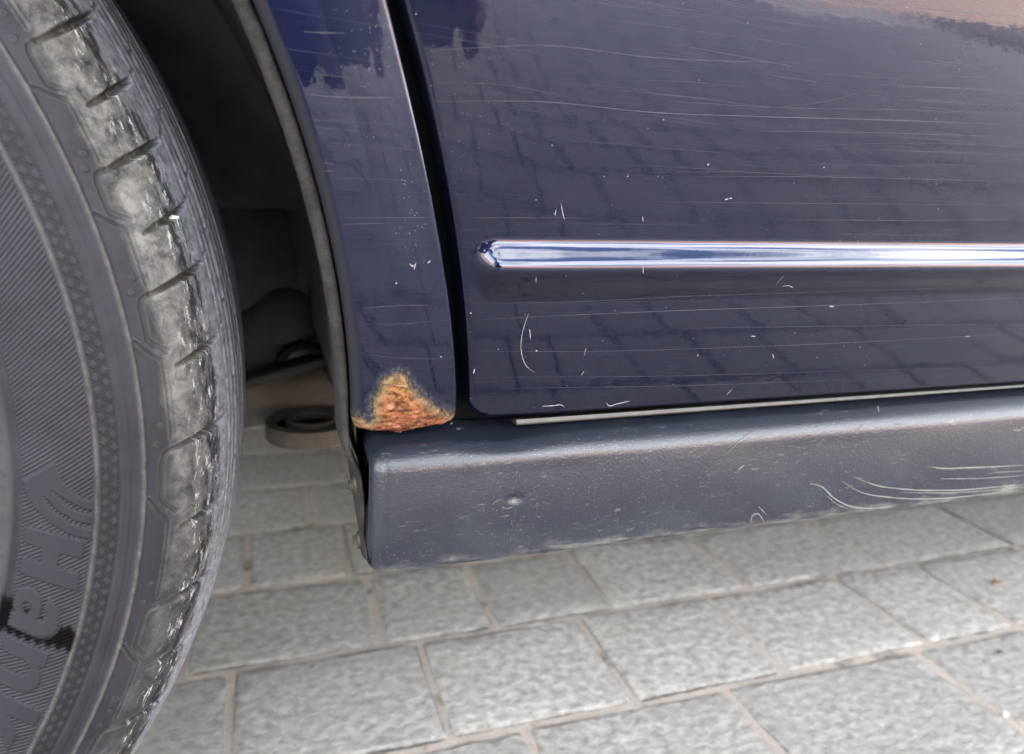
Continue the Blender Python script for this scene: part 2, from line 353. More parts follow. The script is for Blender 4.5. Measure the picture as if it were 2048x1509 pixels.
# ------------------------------------------------------------------ the setting: ground and paving
ROW = 0.1285; Y0 = 0.0441           # one course joint
HZ = 0.397
def ground_sheet():
    m = Mat('far_ground'); o = m.obj(); n = m.noise(o, 3, 6, 0.6)
    m.bs(Base_Color=m.mix(m.mr(n, 0.3, 0.7), (0.36, 0.26, 0.19), (0.46, 0.34, 0.25)), Roughness=0.95)
    b = BM(); bmesh.ops.create_grid(b.b, x_segments=8, y_segments=8, size=150, matrix=Matrix.Translation((0, 0, -0.05)))
    tag(b.build('ground', m.m, smooth=False), kind='structure')
ground_sheet()
paving = grid('paving', np.array([[[x, y, -0.0017] for y in np.linspace(-3.55, 1.84, 12)] for x in np.linspace(-6, 7, 27)]), M_SAND, flip=True)
tag(paving, kind='structure')
PM['paving'] = Matrix.Identity(4)
known = {  # row index (0 = between Y0 and Y0+ROW): joints along x in camera heights
    0: [0.02, 0.42, 0.86, 1.357, 1.70], 1: [-0.113, 0.279, 0.664, 1.018, 1.413, 1.688, 2.08], 2: [-0.21, 0.206, 0.464, 0.763, 1.153, 1.602, 2.085],
    3: [-0.42, -0.09, 0.165, 0.60, 1.0, 1.3, 1.75], 4: [-0.25, 0.08, 0.5, 0.8, 1.25, 1.6]}
LEN = [0.103, 0.118, 0.155, 0.155, 0.178, 0.192]
def paver_mesh(x0, x1, y0, y1, seedv, fine=True):
    r = np.random.default_rng(seedv)
    g = 0.0024
    nx, ny = (12, 10) if fine else (2, 2)
    def axis(a, b, n):
        e = 0.0030
        return np.r_[a+g, a+g+e, np.linspace(a+g+0.007, b-g-0.007, n-3), b-g-e, b-g]
    if fine:
        ax, ay = axis(x0, x1, nx), axis(y0, y1, ny)
        X, Y = np.meshgrid(ax, ay, indexing='ij')
        Z = np.full(X.shape, 0.0) + r.uniform(-0.0007, 0.0005) + (X-(x0+x1)/2)*r.uniform(-.006, .006) + (Y-(y0+y1)/2)*r.uniform(-.008, .008)
        Z += r.normal(0, 0.00035, X.shape)
        Z[[0, -1], :] -= 0.0019; Z[:, [0, -1]] -= 0.0019
        Z[[1, -2], :] -= 0.0004; Z[:, [1, -2]] -= 0.0004
        jx = r.normal(0, 0.0005, X.shape); jy = r.normal(0, 0.0005, X.shape)
        jx = (jx+np.roll(jx, 1, 1))*0.7; jy = (jy+np.roll(jy, 1, 0))*0.7
        X = X + jx; Y = Y + jy
        P = np.stack([X, Y, Z], -1)
        # skirt
        ring = [(i, 0) for i in range(len(ax))] + [(len(ax)-1, j) for j in range(1, len(ay))] + [(i, len(ay)-1) for i in range(len(ax)-2, -1, -1)] + [(0, j) for j in range(len(ay)-2, 0, -1)]
        V = P.reshape(-1, 3); base = len(V); m_ = len(ay)
        low = np.array([[P[i, j, 0], P[i, j, 1], -0.045] for i, j in ring])
        F = [tuple(f) for f in grid_faces(len(ax), m_, flip=True)][:]
        k = len(ring)
        for q in range(k):
            a, b = ring[q], ring[(q+1) % k]
            F.append((a[0]*m_+a[1], b[0]*m_+b[1], base+(q+1) % k, base+q)[::-1])
        return np.vstack([V, low]), F
    e = 0.003
    V = [(x0+g, y0+g, -.045), (x1-g, y0+g, -.045), (x1-g, y1-g, -.045), (x0+g, y1-g, -.045), (x0+g, y0+g, -.004), (x1-g, y0+g, -.004), (x1-g, y1-g, -.004), (x0+g, y1-g, -.004),
         (x0+g+e, y0+g+e, -.0004), (x1-g-e, y0+g+e, -.0004), (x1-g-e, y1-g-e, -.0004), (x0+g+e, y1-g-e, -.0004)]
    F = [(0, 1, 5, 4), (1, 2, 6, 5), (2, 3, 7, 6), (3, 0, 4, 7), (4, 5, 9, 8), (5, 6, 10, 9), (6, 7, 11, 10), (7, 4, 8, 11), (8, 9, 10, 11)]
    return np.array(V), F
SV, SF = [], []
for row in range(-28, 14):
    y0 = Y0 + row*ROW; y1 = y0 + ROW
    ks = [k*HZ for k in known.get(row, [random.uniform(-0.1, 0.3)])]
    xs = list(ks)
    while xs[-1] < 3.3: xs.append(xs[-1] + random.choice(LEN))
    while xs[0] > -2.4: xs.insert(0, xs[0] - random.choice(LEN))
    for a, b in zip(xs[:-1], xs[1:]):
        c = (a+b)/2; yc = (y0+y1)/2
        near = (-0.42 < c < 1.25) and (-0.95 < yc < 1.0)
        if near:
            V, F = paver_mesh(a, b, y0, y1, random.randrange(1 << 30))
            mesh_np('paver', V, F, M_PAVER, paving, smooth=True)
        else:
            V, F = paver_mesh(a, b, y0, y1, 0, fine=False)
            n0 = sum(len(v) for v in SV) if False else (SV and SV[-1][1] or 0)
            SV.append((V, n0+len(V))); SF += [tuple(i+n0 for i in f) for f in F]
tag(mesh_np('paver_field', np.vstack([v for v, _ in SV]), SF, M_PAVER, paving, smooth=False), kind='stuff')

# ------------------------------------------------------------------ the car
CAR_W = 1.66
car = tag(empty('car', (0.95, 0.83, 0)), 'dark navy car with a rusty fender corner parked on grey pavers', 'car')
WC = np.array([-0.3304, 0.0117, 0.308])     # front wheel: axle line, outermost sidewall plane
_Z = np.array([.20, .30, .355, .378, .40, .46, .50, .60, .70, .80, .95]); _D = np.radians([9, 9, 8.7, 10.6, 12, 11.4, 10.2, 7, 3, -2, -8])
_zz = np.linspace(.2, .95, 1501); _k = np.ones(41)/41
_dd = np.convolve(np.pad(np.interp(_zz, _Z, _D), 20, mode='edge'), _k, mode='valid')
_yy = np.r_[0, np.cumsum(-np.tan((_dd[1:]+_dd[:-1])/2)*(_zz[1]-_zz[0]))]; _yy -= np.interp(.30, _zz, _yy)
def S(z): return np.interp(z, _zz, _yy)
def sstep(t): t = np.clip(t, 0, 1); return t*t*(3-2*t)

# fitted edges of the panel gap (x as a function of z, on the body surface)
def curve_from_px(pts):
    Q = np.array([on_surf(px, py, lambda x, z: S(z)) for px, py in pts]); o = np.argsort(Q[:, 2]); return Q[o]
GL = curve_from_px([(778, 0), (791, 79), (819, 181), (839, 260), (860, 359), (886, 510), (901, 602), (911, 705), (916, 808)])
GR = curve_from_px([(808, 0), (836, 92), (860, 191), (884, 308), (901, 410), (918, 508), (928, 602), (937, 691), (939, 790)])
FE = curve_from_px([(538, 0), (593.5, 132.5), (631, 254), (662, 400), (682, 500), (709, 647), (730, 808), (735, 850)])
def polyx(Q, deg):
    c = np.polyfit(Q[:, 2]-0.37, Q[:, 0], deg); return lambda z: np.polyval(c, np.asarray(z)-0.37)
_gl, _gr = polyx(GL, 3), polyx(GR, 3)
R_ARCH = float(np.mean(np.hypot(FE[:, 0]-WC[0], FE[:, 2]-WC[2])))
def gap_l(z):
    z = np.asarray(z, float); a = _gl(np.minimum(z, 0.46)); s_ = (_gl(0.46)-_gl(0.455))/0.005
    e = np.maximum(z-0.46, 0); return a + s_*0.10*(1-np.exp(-e/0.10))
def gap_r(z):
    z = np.asarray(z, float); a = _gr(np.minimum(z, 0.46)); s_ = (_gr(0.46)-_gr(0.455))/0.005
    e = np.maximum(z-0.46, 0); return a + s_*0.10*(1-np.exp(-e/0.10))
Z_FB, Z_DB = 0.3033, 0.3058       # bottom of the fender, bottom of the door

# ---- fender: polar strip from the arch edge to the door gap, whole arch
def sdf_poly(px, pz, poly):
    poly = np.asarray(poly); d = np.full(px.shape, 1e9); ins = np.zeros(px.shape, bool); n = len(poly)
    for i in range(n):
        a, b = poly[i], poly[(i+1) % n]; e = b-a; wx, wz = px-a[0], pz-a[1]
        t = np.clip((wx*e[0]+wz*e[1])/max(e@e, 1e-9), 0, 1); d = np.minimum(d, np.hypot(wx-e[0]*t, wz-e[1]*t))
        c = ((a[1] <= pz) & (b[1] > pz)) | ((b[1] <= pz) & (a[1] > pz))
        with np.errstate(divide='ignore', invalid='ignore'):
            xi = a[0]+(pz-a[1])/(b[1]-a[1])*e[0]
        ins ^= c & (px < xi)
    return np.where(ins, d, -d)
def fender_y(x, z):
    r = np.hypot(x-WC[0], z-WC[2])
    y = S(z)
    y = y - 0.10*np.maximum(0.3755-r, 0)                        # flare beside the arch, past a soft crease
    near = np.clip(1-(z-0.5)/0.1, 0, 1)
    e = gap_l(z)-x
    y = y + near*3.2*np.maximum(0.016-e, 0)**2                  # rolls away towards the gap
    return y
def build_fender(name, mat, parent, mirror=False, fine=True):
    th = np.r_[np.linspace(0, 1, 90)**1.0*rad(9.0), np.linspace(rad(9.1), rad(32), 110), np.linspace(rad(33), rad(181.2), 110)] if fine else np.linspace(0, rad(181.2), 90)
    u = np.r_[np.linspace(0, 1, 70 if fine else 20)]
    n, m_ = len(th), len(u)
    X = np.zeros((n, m_)); Z = np.zeros((n, m_))
    for i, t in enumerate(th):
        # lower edge starts at z = Z_FB
        if t < rad(90):
            t0 = t + math.asin((Z_FB-WC[2])/0.38)*max(0, 1-t/rad(20))
        else:
            t0 = t
        ri = R_ARCH
        c, s_ = math.cos(t0), math.sin(t0)
        # outer boundary
        ro = 0.39
        for _ in range(30):
            z = WC[2]+ro*s_
            xg = float(gap_l(z))
            ro_g = (xg-WC[0])/c if c > 0.05 else 9
            zt = 0.885; ro_t = (zt-WC[2])/s_ if s_ > 0.05 else 9
            ro_l = (-0.95-WC[0])/c if c < -0.05 else 9
            ro = 0.5*ro + 0.5*min(ro_g-0.0018, ro_t, ro_l)
        if t < rad(0.9):                                         # rounded lower corner at the gap
            k = 1-t/rad(0.9); ro -= 0.0045*(1-math.sqrt(max(0, 1-k*k)))
            ri += 0.003*(1-math.sqrt(max(0, 1-k*k)))
        r = ri+(ro-ri)*u
        X[i] = WC[0]+r*c; Z[i] = WC[2]+r*s_
        if i == 0 or t < rad(6):                                 # keep the bottom edge level
            f = 1-t/rad(6); Z[i] += (Z_FB-WC[2] - (r*s_ if False else r*math.sin(math.asin((Z_FB-WC[2])/0.38))))*f if t < rad(6) else 0
    Y = fender_y(X, Z)
    P = np.stack([X, Y, Z], -1)
    # rolled edges: inner (arch), outer (gap), bottom
    def extend(P, side, rho, flange, steps=6):
        rows = []
        if side == 'in': e, nb = P[:, 0], P[:, 1]
        elif side == 'out': e, nb = P[:, -1], P[:, -2]
        else: e, nb = P[0], P[1]
        d = e-nb; d[:, 1] = 0; d /= np.linalg.norm(d, axis=1)[:, None]+1e-12
        for k in range(1, steps+1):
            ph = math.pi/2*k/steps; q = e+d*rho*math.sin(ph); q = q.copy(); q[:, 1] += rho*(1-math.cos(ph)); rows.append(q)
        q = rows[-1].copy(); q[:, 1] += flange; rows.append(q)
        R_ = np.array(rows)
        if side == 'in': return np.concatenate([R_[::-1].transpose(1, 0, 2), P], 1)
        if side == 'out': return np.concatenate([P, R_.transpose(1, 0, 2)], 1)
        return np.concatenate([R_[::-1], P], 0)
    P = extend(P, 'in', 0.0042, 0.012); P = extend(P, 'out', 0.0018, 0.010); P = extend(P, 'bottom', 0.0035, 0.012)
    X, Y, Z = P[..., 0], P[..., 1], P[..., 2]
    poly = [on_surf(px, py, fender_y)[[0, 2]] for px, py in [(797, 741), (812, 750), (826, 772), (845, 788), (866, 808), (888, 822), (918, 826), (922, 900), (700, 905), (700, 838), (722, 834), (738, 842), (744, 832), (744, 808), (756, 785), (766, 762), (782, 748)]]
    sd = sdf_poly(X, Z, poly)*1000
    low = (Z < Z_FB+0.0005); sd = np.where(low, np.maximum(sd, 3.0), sd)
    mask = np.clip(sd/2, 0, 1)
    rr = np.random.default_rng(3); nz = rr.normal(0, 1, X.shape)
    for _ in range(2): nz = (nz+np.roll(nz, 1, 0)+np.roll(nz, -1, 0)+np.roll(nz, 1, 1)+np.roll(nz, -1, 1))/3.2
    P[..., 1] -= mask*(0.0006+0.00028*nz)                        # blistered scale stands proud
    P[..., 2] += mask*low*0.0003*nz
    dusty = np.exp(-((gap_l(Z)-X-0.012)/0.010)**2)*sstep((Z-0.352)/0.03)
    rr_ = np.hypot(X-WC[0], Z-WC[2]); flg = np.broadcast_to(sstep((R_ARCH-0.0002-rr_)/0.0016), X.shape)
    if mirror: P[..., 1] = CAR_W-P[..., 1]
    return grid(name, P, mat, parent, flip=mirror, attrs={'rust': sd if not mirror else sd*0-9, 'dusty': dusty, 'flange': flg})
fender = build_fender('fender', M_FENDER, car)
fender['label'] = 'narrow navy fender strip with orange rust at its lower corner'
build_fender('fender', M_PAINT, car, mirror=True, fine=False)

# ---- door with pressed rib
def rib(x, z):
    xs, wx = 0.0815, 0.0105
    q = np.clip((xs-x)/wx, 0, 3)
    zc = 0.3654 + 0.0045*np.clip(q, 0, 1)**2
    t = np.sqrt(q**2+np.where(z > zc, (z-zc)/0.0126, (zc-z)/0.0130)**2)
    return 0.0050*np.where(t < 1, 0.5+0.5*np.cos(np.pi*np.clip(t, 0, 1)), 0)
def door_y(x, z):
    e = np.maximum(x-gap_r(z), 0)
    return S(z) - rib(x, z) + 1.0*np.maximum(0.042-e, 0)**2*np.clip(1-(z-0.6)/0.1, 0, 1)
def build_door(name, x1, parent, left=None, fine=True, zt=0.90, mirror=False):
    zs = np.r_[Z_DB+0.006*(1-np.cos(np.linspace(0, math.pi/2, 18))), np.linspace(Z_DB+0.007, 0.345, 40), np.linspace(0.346, 0.384, 64), np.linspace(0.386, 0.50, 70), np.linspace(0.505, zt, 50)] if fine else np.linspace(Z_DB, zt, 90)
    us = np.r_[np.linspace(0, 0.007, 14)[:-1], np.linspace(0.007, 0.06, 64), np.linspace(0.061, 0.36, 150), np.linspace(0.365, 1.0, 70)] if fine else np.linspace(0, 1, 40)
    Z, U = np.meshgrid(zs, us, indexing='ij')
    xl = gap_r(Z)+0.0022 if left is None else np.full(Z.shape, left)
    k = np.clip(1-(Z-Z_DB)/0.006, 0, 1); xl = xl + 0.006*(1-np.sqrt(1-k*k))
    X = xl+(x1-xl)*U
    Y = door_y(X, Z) if left is None else S(Z)-rib(np.full(X.shape, 0.5), Z)
    P = np.stack([X, Y, Z], -1)
    def ext(P, axis, end, vec, rho, flange):
        e = P[:, 0] if (axis, end) == (1, 0) else P[:, -1] if (axis, end) == (1, 1) else P[0]
        rows = []
        for q in range(1, 6):
            ph = math.pi/2*q/5; w_ = e+np.array(vec)*rho*math.sin(ph); w_[:, 1] += rho*(1-math.cos(ph)); rows.append(w_)
        w_ = rows[-1].copy(); w_[:, 1] += flange; rows.append(w_); R_ = np.array(rows)
        if axis == 1: return np.concatenate([R_[::-1].transpose(1, 0, 2), P] if end == 0 else [P, R_.transpose(1, 0, 2)], 1)
        return np.concatenate([R_[::-1], P], 0)
    P = ext(P, 1, 0, (-1, 0, 0), 0.0022, 0.012); P = ext(P, 1, 1, (1, 0, 0), 0.002, 0.010); P = ext(P, 0, 0, (0, 0, -1), 0.002, 0.010)
    dusty = np.exp(-((P[..., 0]-gap_r(P[..., 2])-0.006)/0.016)**2)*sstep((P[..., 2]-0.385)/0.03)*0.9 if left is None else np.zeros(P.shape[:2])
    if mirror: P[..., 1] = CAR_W-P[..., 1]
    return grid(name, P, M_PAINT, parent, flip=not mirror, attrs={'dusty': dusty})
door = build_door('door', 1.05, car)
door['label'] = 'navy door with a pressed rib and fine scratches'
build_door('door', 1.05, car, left=float(gap_r(0.3)), fine=False, mirror=True)
build_door('rear_door', 1.80, car, left=1.056, fine=False); build_door('rear_door', 1.80, car, left=1.056, fine=False, mirror=True)

# ---- marks in the paint: ribbons hugging the surface
def ribbon(name, pts, width, mat, parent, fy, n=26, lift=0.00015):
    pts = np.array(pts, float); d = np.r_[0, np.cumsum(np.hypot(*np.diff(pts, axis=0).T))]; t = np.linspace(0, d[-1], n)
    mt = np.gradient(pts, d, axis=0) if len(pts) > 2 else np.tile((pts[1]-pts[0])/d[1], (2, 1))
    i = np.clip(np.searchsorted(d, t)-1, 0, len(d)-2); h = d[i+1]-d[i]; w = (t-d[i])/h
    Q = ((2*w**3-3*w**2+1)[:, None]*pts[i]+((w**3-2*w**2+w)*h)[:, None]*mt[i]+(-2*w**3+3*w**2)[:, None]*pts[i+1]+((w**3-w**2)*h)[:, None]*mt[i+1])
    width = width*(0.5 if mat is not M_HAIR else 0.36)
    C3 = np.array([on_surf(q[0], q[1], fy) for q in Q])
    tan = np.gradient(C3, axis=0); nrm = np.stack([-tan[:, 2], 0*tan[:, 0], tan[:, 0]], 1); nrm /= np.linalg.norm(nrm, axis=1)[:, None]+1e-12
    prof = np.sin(np.linspace(0.02, math.pi-0.02, n))**0.4*(1+0.35*np.random.default_rng(len(name)+int(pts[0, 0])).normal(0, 0.6, n).clip(-1, 1))
    A = C3+nrm*(width/2*prof)[:, None]; B = C3-nrm*(width/2*prof)[:, None]
    rows = []
    for f_ in (0.0, 0.5, 1.0):
        q = A*(1-f_)+B*f_; q[:, 1] = fy(q[:, 0], q[:, 2])-(lift if f_ == 0.5 else lift*0.6); rows.append(q)
    return grid(name, np.array(rows), mat, parent)
for pts, w in [([(1057, 627), (1045, 665), (1042, 700), (1053, 733), (1069, 746)], .00045), ([(1059, 658), (1061, 679)], .0006), ([(1122, 408), (1125, 425), (1129, 440)], .0006), ([(1084, 813), (1105, 812), (1124, 811), (1129, 815)], .0006),
               ([(1213, 805), (1216, 811), (1235, 808), (1260, 802)], .0008), ([(1285, 433), (1286, 444)], .0006), ([(1072, 554), (1072, 566)], .0005), ([(1565, 573), (1578, 572), (1586, 576)], .0008), ([(1553, 568), (1567, 552)], .0004),
               ([(1658, 613), (1668, 614)], .0009), ([(1545, 708), (1547, 717)], .0007), ([(1453, 790), (1464, 779)], .0005), ([(1112, 419), (1110, 433)], .0005), ([(1286, 533), (1286, 548)], .0005), ([(1162, 752), (1168, 742)], .0004),
               ([(1168, 712), (1172, 696)], .0004), ([(947, 748), (949, 738)], .0008), ([(1502, 673), (1511, 673)], .0008), ([(1930, 674), (1940, 673)], .0009)]:
    ribbon('scratch', pts, w, M_MARK, door, door_y, n=14)
for pts, w in [([(868, 203), (1100, 205), (1300, 225), (1500, 233), (1750, 240), (2048, 251)], .00065), ([(880, 100), (1100, 92), (1300, 115), (1600, 127)], .0005), ([(1500, 262), (1750, 266), (2048, 275)], .0004), ([(1380, 354), (1600, 354), (2048, 364)], .0004),
               ([(1300, 200), (1550, 215), (1800, 220), (2048, 227)], .00035), ([(1700, 0), (1860, 18), (2048, 35)], .0006), ([(1300, 345), (1500, 345), (1680, 355)], .0003), ([(945, 607), (1150, 604), (1348, 594), (1700, 583), (2048, 570)], .0004),
               ([(945, 640), (1200, 628), (1348, 622), (1700, 610), (2048, 596)], .00055), ([(960, 703), (1200, 703), (1348, 699), (1600, 690), (2048, 667)], .0004), ([(1348, 657), (1650, 653), (2048, 648)], .00035), ([(950, 755), (1348, 752), (1700, 742), (2048, 733)], .0003),
               ([(1000, 777), (1348, 772), (1700, 760)], .0003), ([(1300, 404), (1600, 407), (2048, 411)], .0003), ([(1560, 440), (1800, 441), (2048, 440)], .00045), ([(1240, 160), (1400, 166), (1500, 176)], .0003), ([(870, 165), (1000, 170), (1120, 190)], .0003),
               ([(930, 436), (1050, 436), (1180, 437)], .0004), ([(1500, 300), (1720, 288), (2048, 290)], .0002), ([(1450, 220), (1640, 205), (1830, 150)], .00025)]:
    ribbon('hairline_scratch', pts, w, M_HAIR, door, door_y, n=40)
for pts, w in [([(605, 64), (640, 66), (690, 67)], .0006), ([(612, 189), (680, 195), (810, 195)], .0007), ([(676, 437), (760, 436), (862, 435)], .0004), ([(680, 450), (720, 448), (770, 447)], .0005), ([(640, 327), (655, 326), (668, 329)], .0005),
               ([(722, 618), (790, 612), (868, 611)], .0004), ([(728, 710), (830, 718), (908, 716)], .0003), ([(730, 648), (800, 648), (905, 640)], .0003), ([(622, 150), (660, 152), (700, 156)], .0004), ([(645, 342), (668, 343)], .0005)]:
    ribbon('hairline_scratch', pts, w, M_HAIR, fender, fender_y, n=24)
for pts, w in [([(819, 527), (825, 533), (832, 529)], .0008), ([(828, 540), (832, 525)], .0006), ([(855, 527), (861, 522)], .0006), ([(791, 567), (794, 567)], .0011), ([(880, 714), (884, 714)], .0008)]:
    ribbon('paint_chip', pts, w, M_MARK, fender, fender_y, n=8)
for pts, w in [([(1414, 329), (1418, 330)], .0012), ([(1449, 400), (1457, 398)], .0009), ([(1458, 397), (1464, 397)], .0010), ([(1254, 353), (1257, 353)], .0008), ([(1646, 335), (1649, 335)], .0008), ([(1071, 701), (1075, 703)], .0009), ([(995, 699), (998, 699)], .0007),
               ([(940, 625), (943, 628)], .0009), ([(1207, 353), (1209, 353)], .0006), ([(1394, 710), (1397, 712)], .0008)]:
    ribbon('paint_chip', pts, w, M_MARK, door, door_y, n=8)

# ---- panel behind the gap, rubber seal under the door
jz = np.linspace(0.285, 0.90, 80)
grid('door_jamb', np.array([[[float(gap_l(z))-0.030+0.07*u_, float(S(z))+0.017+0.004*math.sin(u_*3), z] for u_ in np.linspace(0, 1, 6)] for z in jz]), M_BLACK, car, flip=True)
sx = np.linspace(0.0945, 1.04, 160)
def seal_prof(x):
    k = 0.0022 - 0.0012*min(1, max(0, (x-0.1)/0.28))
    return [(-0.0002, 0.3024), (-0.0004, 0.3022-k*0.2), (-0.0010, 0.3022-k*0.5), (-0.0004, 0.3022-k), (0.004, 0.3020-k), (0.008, 0.3022-k)]
grid('door_seal', np.array([[[x, a, b] for a, b in seal_prof(x)] for x in sx]), M_SEAL, car, flip=True)

# ---- sill trim
def sill_profile():
    pts = [(0.040, 0.2535)]
    def arc(cy, cz, r, a0, a1, n):
        return [(cy+r*math.cos(rad(a0+(a1-a0)*k/n)), cz+r*math.sin(rad(a0+(a1-a0)*k/n))) for k in range(n+1)]
    pts += [(0.010, 0.2460)]
    pts += arc(-0.0096, 0.2496, 0.0040, 265, 184, 10)                 # lower lip
    z0, z1 = 0.2535, 0.2872
    pts += [(-0.0136-0.0005*t-0.0006*math.sin(math.pi*t), z0+(z1-z0)*t) for t in np.linspace(0.05, 0.97, 26)]
    pts += arc(-0.0046, 0.2880, 0.0095, 177, 92, 18)                  # shoulder
    pts += [(-0.0046+0.0002+t*0.021, 0.2975+t*0.0014) for t in np.linspace(0.05, 1, 14)]
    return np.array(pts)
PRF = sill_profile()
def sill_face_y(x, z):
    t = np.clip((z-0.2535)/0.035, 0, 1); return -0.0136-0.0005*t-0.0006*np.sin(np.pi*t)
def build_sill(name, x0, x1, parent, mirror=False):
    tn = np.gradient(PRF, axis=0); tn /= np.linalg.norm(tn, axis=1)[:, None]; nr = np.stack([-tn[:, 1], tn[:, 0]], 1)   # outward normal
    if (nr[20] @ np.array([-1, 0])) < 0: nr = -nr
    rho = 0.0075
    e = np.r_[rho*(1-np.cos(np.linspace(0, math.pi/2, 14))), np.linspace(rho+0.001, 0.42, 240), np.linspace(0.43, x1-x0-0.008, 50), x1-x0-rho*(1-np.cos(np.linspace(math.pi/2, 0, 8)))[0:]]
    cols = []
    for q in e:
        f = min(q, x1-x0-q); ins = rho*(1-math.sqrt(max(0, 1-(1-min(1, f/rho))**2)))
        x = x0+q
        yz = PRF-nr*ins*0.93
        z = yz[:, 1].copy()
        lean = (0.297-z)*(-0.045)*math.exp(-q/0.02)                   # the end leans a little
        top = np.clip((z-0.292)/0.006, 0, 1)
        sag = -0.0016*math.exp(-((x-0.088)/0.016)**2)*top + 0.0005*math.exp(-((x-0.062)/0.012)**2)*top
        z = z+sag+0.0010*min(1, (x-x0)/0.3)*top
        dent = 0.0016*np.exp(-((x-0.0905)/0.0022)**2-((z-0.2738)/0.0013)**2)
        ripple = 0.00035*np.sin(x*41+1.0)*np.clip((z-0.285)/0.01, 0, 1)
        cols.append(np.stack([np.full(len(z), x)+lean, yz[:, 0]+dent+ripple, z], 1))
    P = np.array(cols)
    if mirror: P[..., 1] = CAR_W-P[..., 1]
    n, m_ = P.shape[:2]; V = P.reshape(-1, 3); F = [tuple(f) for f in grid_faces(n, m_, flip=mirror)]
    F.append(tuple(range(m_))[::-1] if not mirror else tuple(range(m_)))
    return mesh_np(name, V, F, M_SILL, parent)
sill = build_sill('sill_trim', 0.0335, 1.80, car)
sill['label'] = 'grained dark grey plastic sill trim below the door'
build_sill('sill_trim', 0.0335, 1.80, car, mirror=True)
for pts, w in [([(1618, 967), (1645, 975), (1662, 992), (1692, 1010), (1738, 1017), (1790, 1012)], .0013), ([(1682, 962), (1722, 985), (1780, 995), (1860, 998), (1950, 991), (2048, 979)], .0012), ([(1706, 954), (1756, 972), (1800, 978), (1900, 981), (2048, 969)], .0013),
               ([(1855, 933), (1885, 937), (1930, 936), (2048, 931)], .0013), ([(1980, 946), (2048, 942)], .0008), ([(1880, 958), (1960, 957), (2048, 951)], .0009), ([(1652, 990), (1672, 1008), (1700, 1019)], .0006), ([(1800, 985), (1900, 986), (2048, 974)], .0008),
               ([(1455, 905), (1480, 882), (1520, 858)], .0005), ([(1500, 1046), (1506, 1030), (1515, 1028), (1528, 1045)], .0009), ([(1515, 1012), (1533, 1030)], .0006), ([(1793, 848), (1805, 848), (1815, 846)], .0010), ([(2025, 860), (2036, 861), (2048, 853)], .0013),
               ([(1475, 940), (1488, 931)], .0013), ([(1755, 812), (1757, 824)], .0009), ([(1715, 860), (1735, 846)], .0005), ([(900, 848), (905, 846)], .0005), ([(985, 1010), (993, 1002), (1004, 999)], .0004), ([(1003, 1015), (1015, 1017), (1028, 1012)], .0005)]:
    ribbon('scuff', pts, w, M_SCUFF, sill, sill_face_y, n=24, lift=0.0003)

# ---- arch liner with its flange lip and the flap running down beside the sill
R_LIP = 0.3572
_lq = [at_y(714.6, 886, 0.0045), at_y(724, 940, 0.0045), at_y(731, 1010, 0.0045), at_y(740, 1131, 0.0045)]
_lz = np.array([q[2] for q in _lq][::-1]); _lx = np.array([q[0] for q in _lq][::-1])
Z_LIP = WC[2]+R_LIP*math.sin(rad(-1.5))
def lip_x(z):                      # the flap below the axle hangs almost straight
    w_ = float(sstep(np.array((Z_LIP-z)/0.02))); return (WC[0]+R_LIP*math.cos(rad(-1.5)))*(1-w_)+float(np.interp(z, _lz, _lx))*w_
def liner():
    th = np.r_[np.linspace(rad(-1.5), rad(32), 90), np.linspace(rad(33), rad(195), 80)]
    P = []
    ys = np.r_[np.linspace(0, 0.02, 4), np.linspace(0.035, 0.44, 18)]
    zb = np.interp(ys, [0, .02, .06, .10, .234, .34, .40, .44], [.246, .25, .268, .278, .251, .250, .262, .275])
    for k in np.linspace(0, 1, 24):                                  # back panel hanging below the axle line
        P.append([(lip_x(zb_+(Z_LIP-0.0006-zb_)*k)+0.0010+0.006*math.sin(y_*9)*(1-k)*(y_ > .03), 0.0065+y_, zb_+(Z_LIP-0.0006-zb_)*k) for y_, zb_ in zip(ys, zb)])
    for t in th:
        c, s_ = math.cos(t), math.sin(t)
        zz_ = WC[2]+0.357*s_
        yo = (S(max(zz_, 0.3)) if zz_ > 0.3 else 0.0)+0.0065
        lo = max(0.0, min(1.0, (rad(13)-t)/rad(14.5)))
        P.append([(WC[0]+(0.3582+0.004*math.sin(y_*7.0)*(1-lo)-0.03*max(0, y_-0.25)*(1-lo))*c, yo+y_, WC[2]+0.3582*s_) for y_ in ys])
    return grid('wheel_arch_liner', np.array(P), M_LINER, car)
liner()
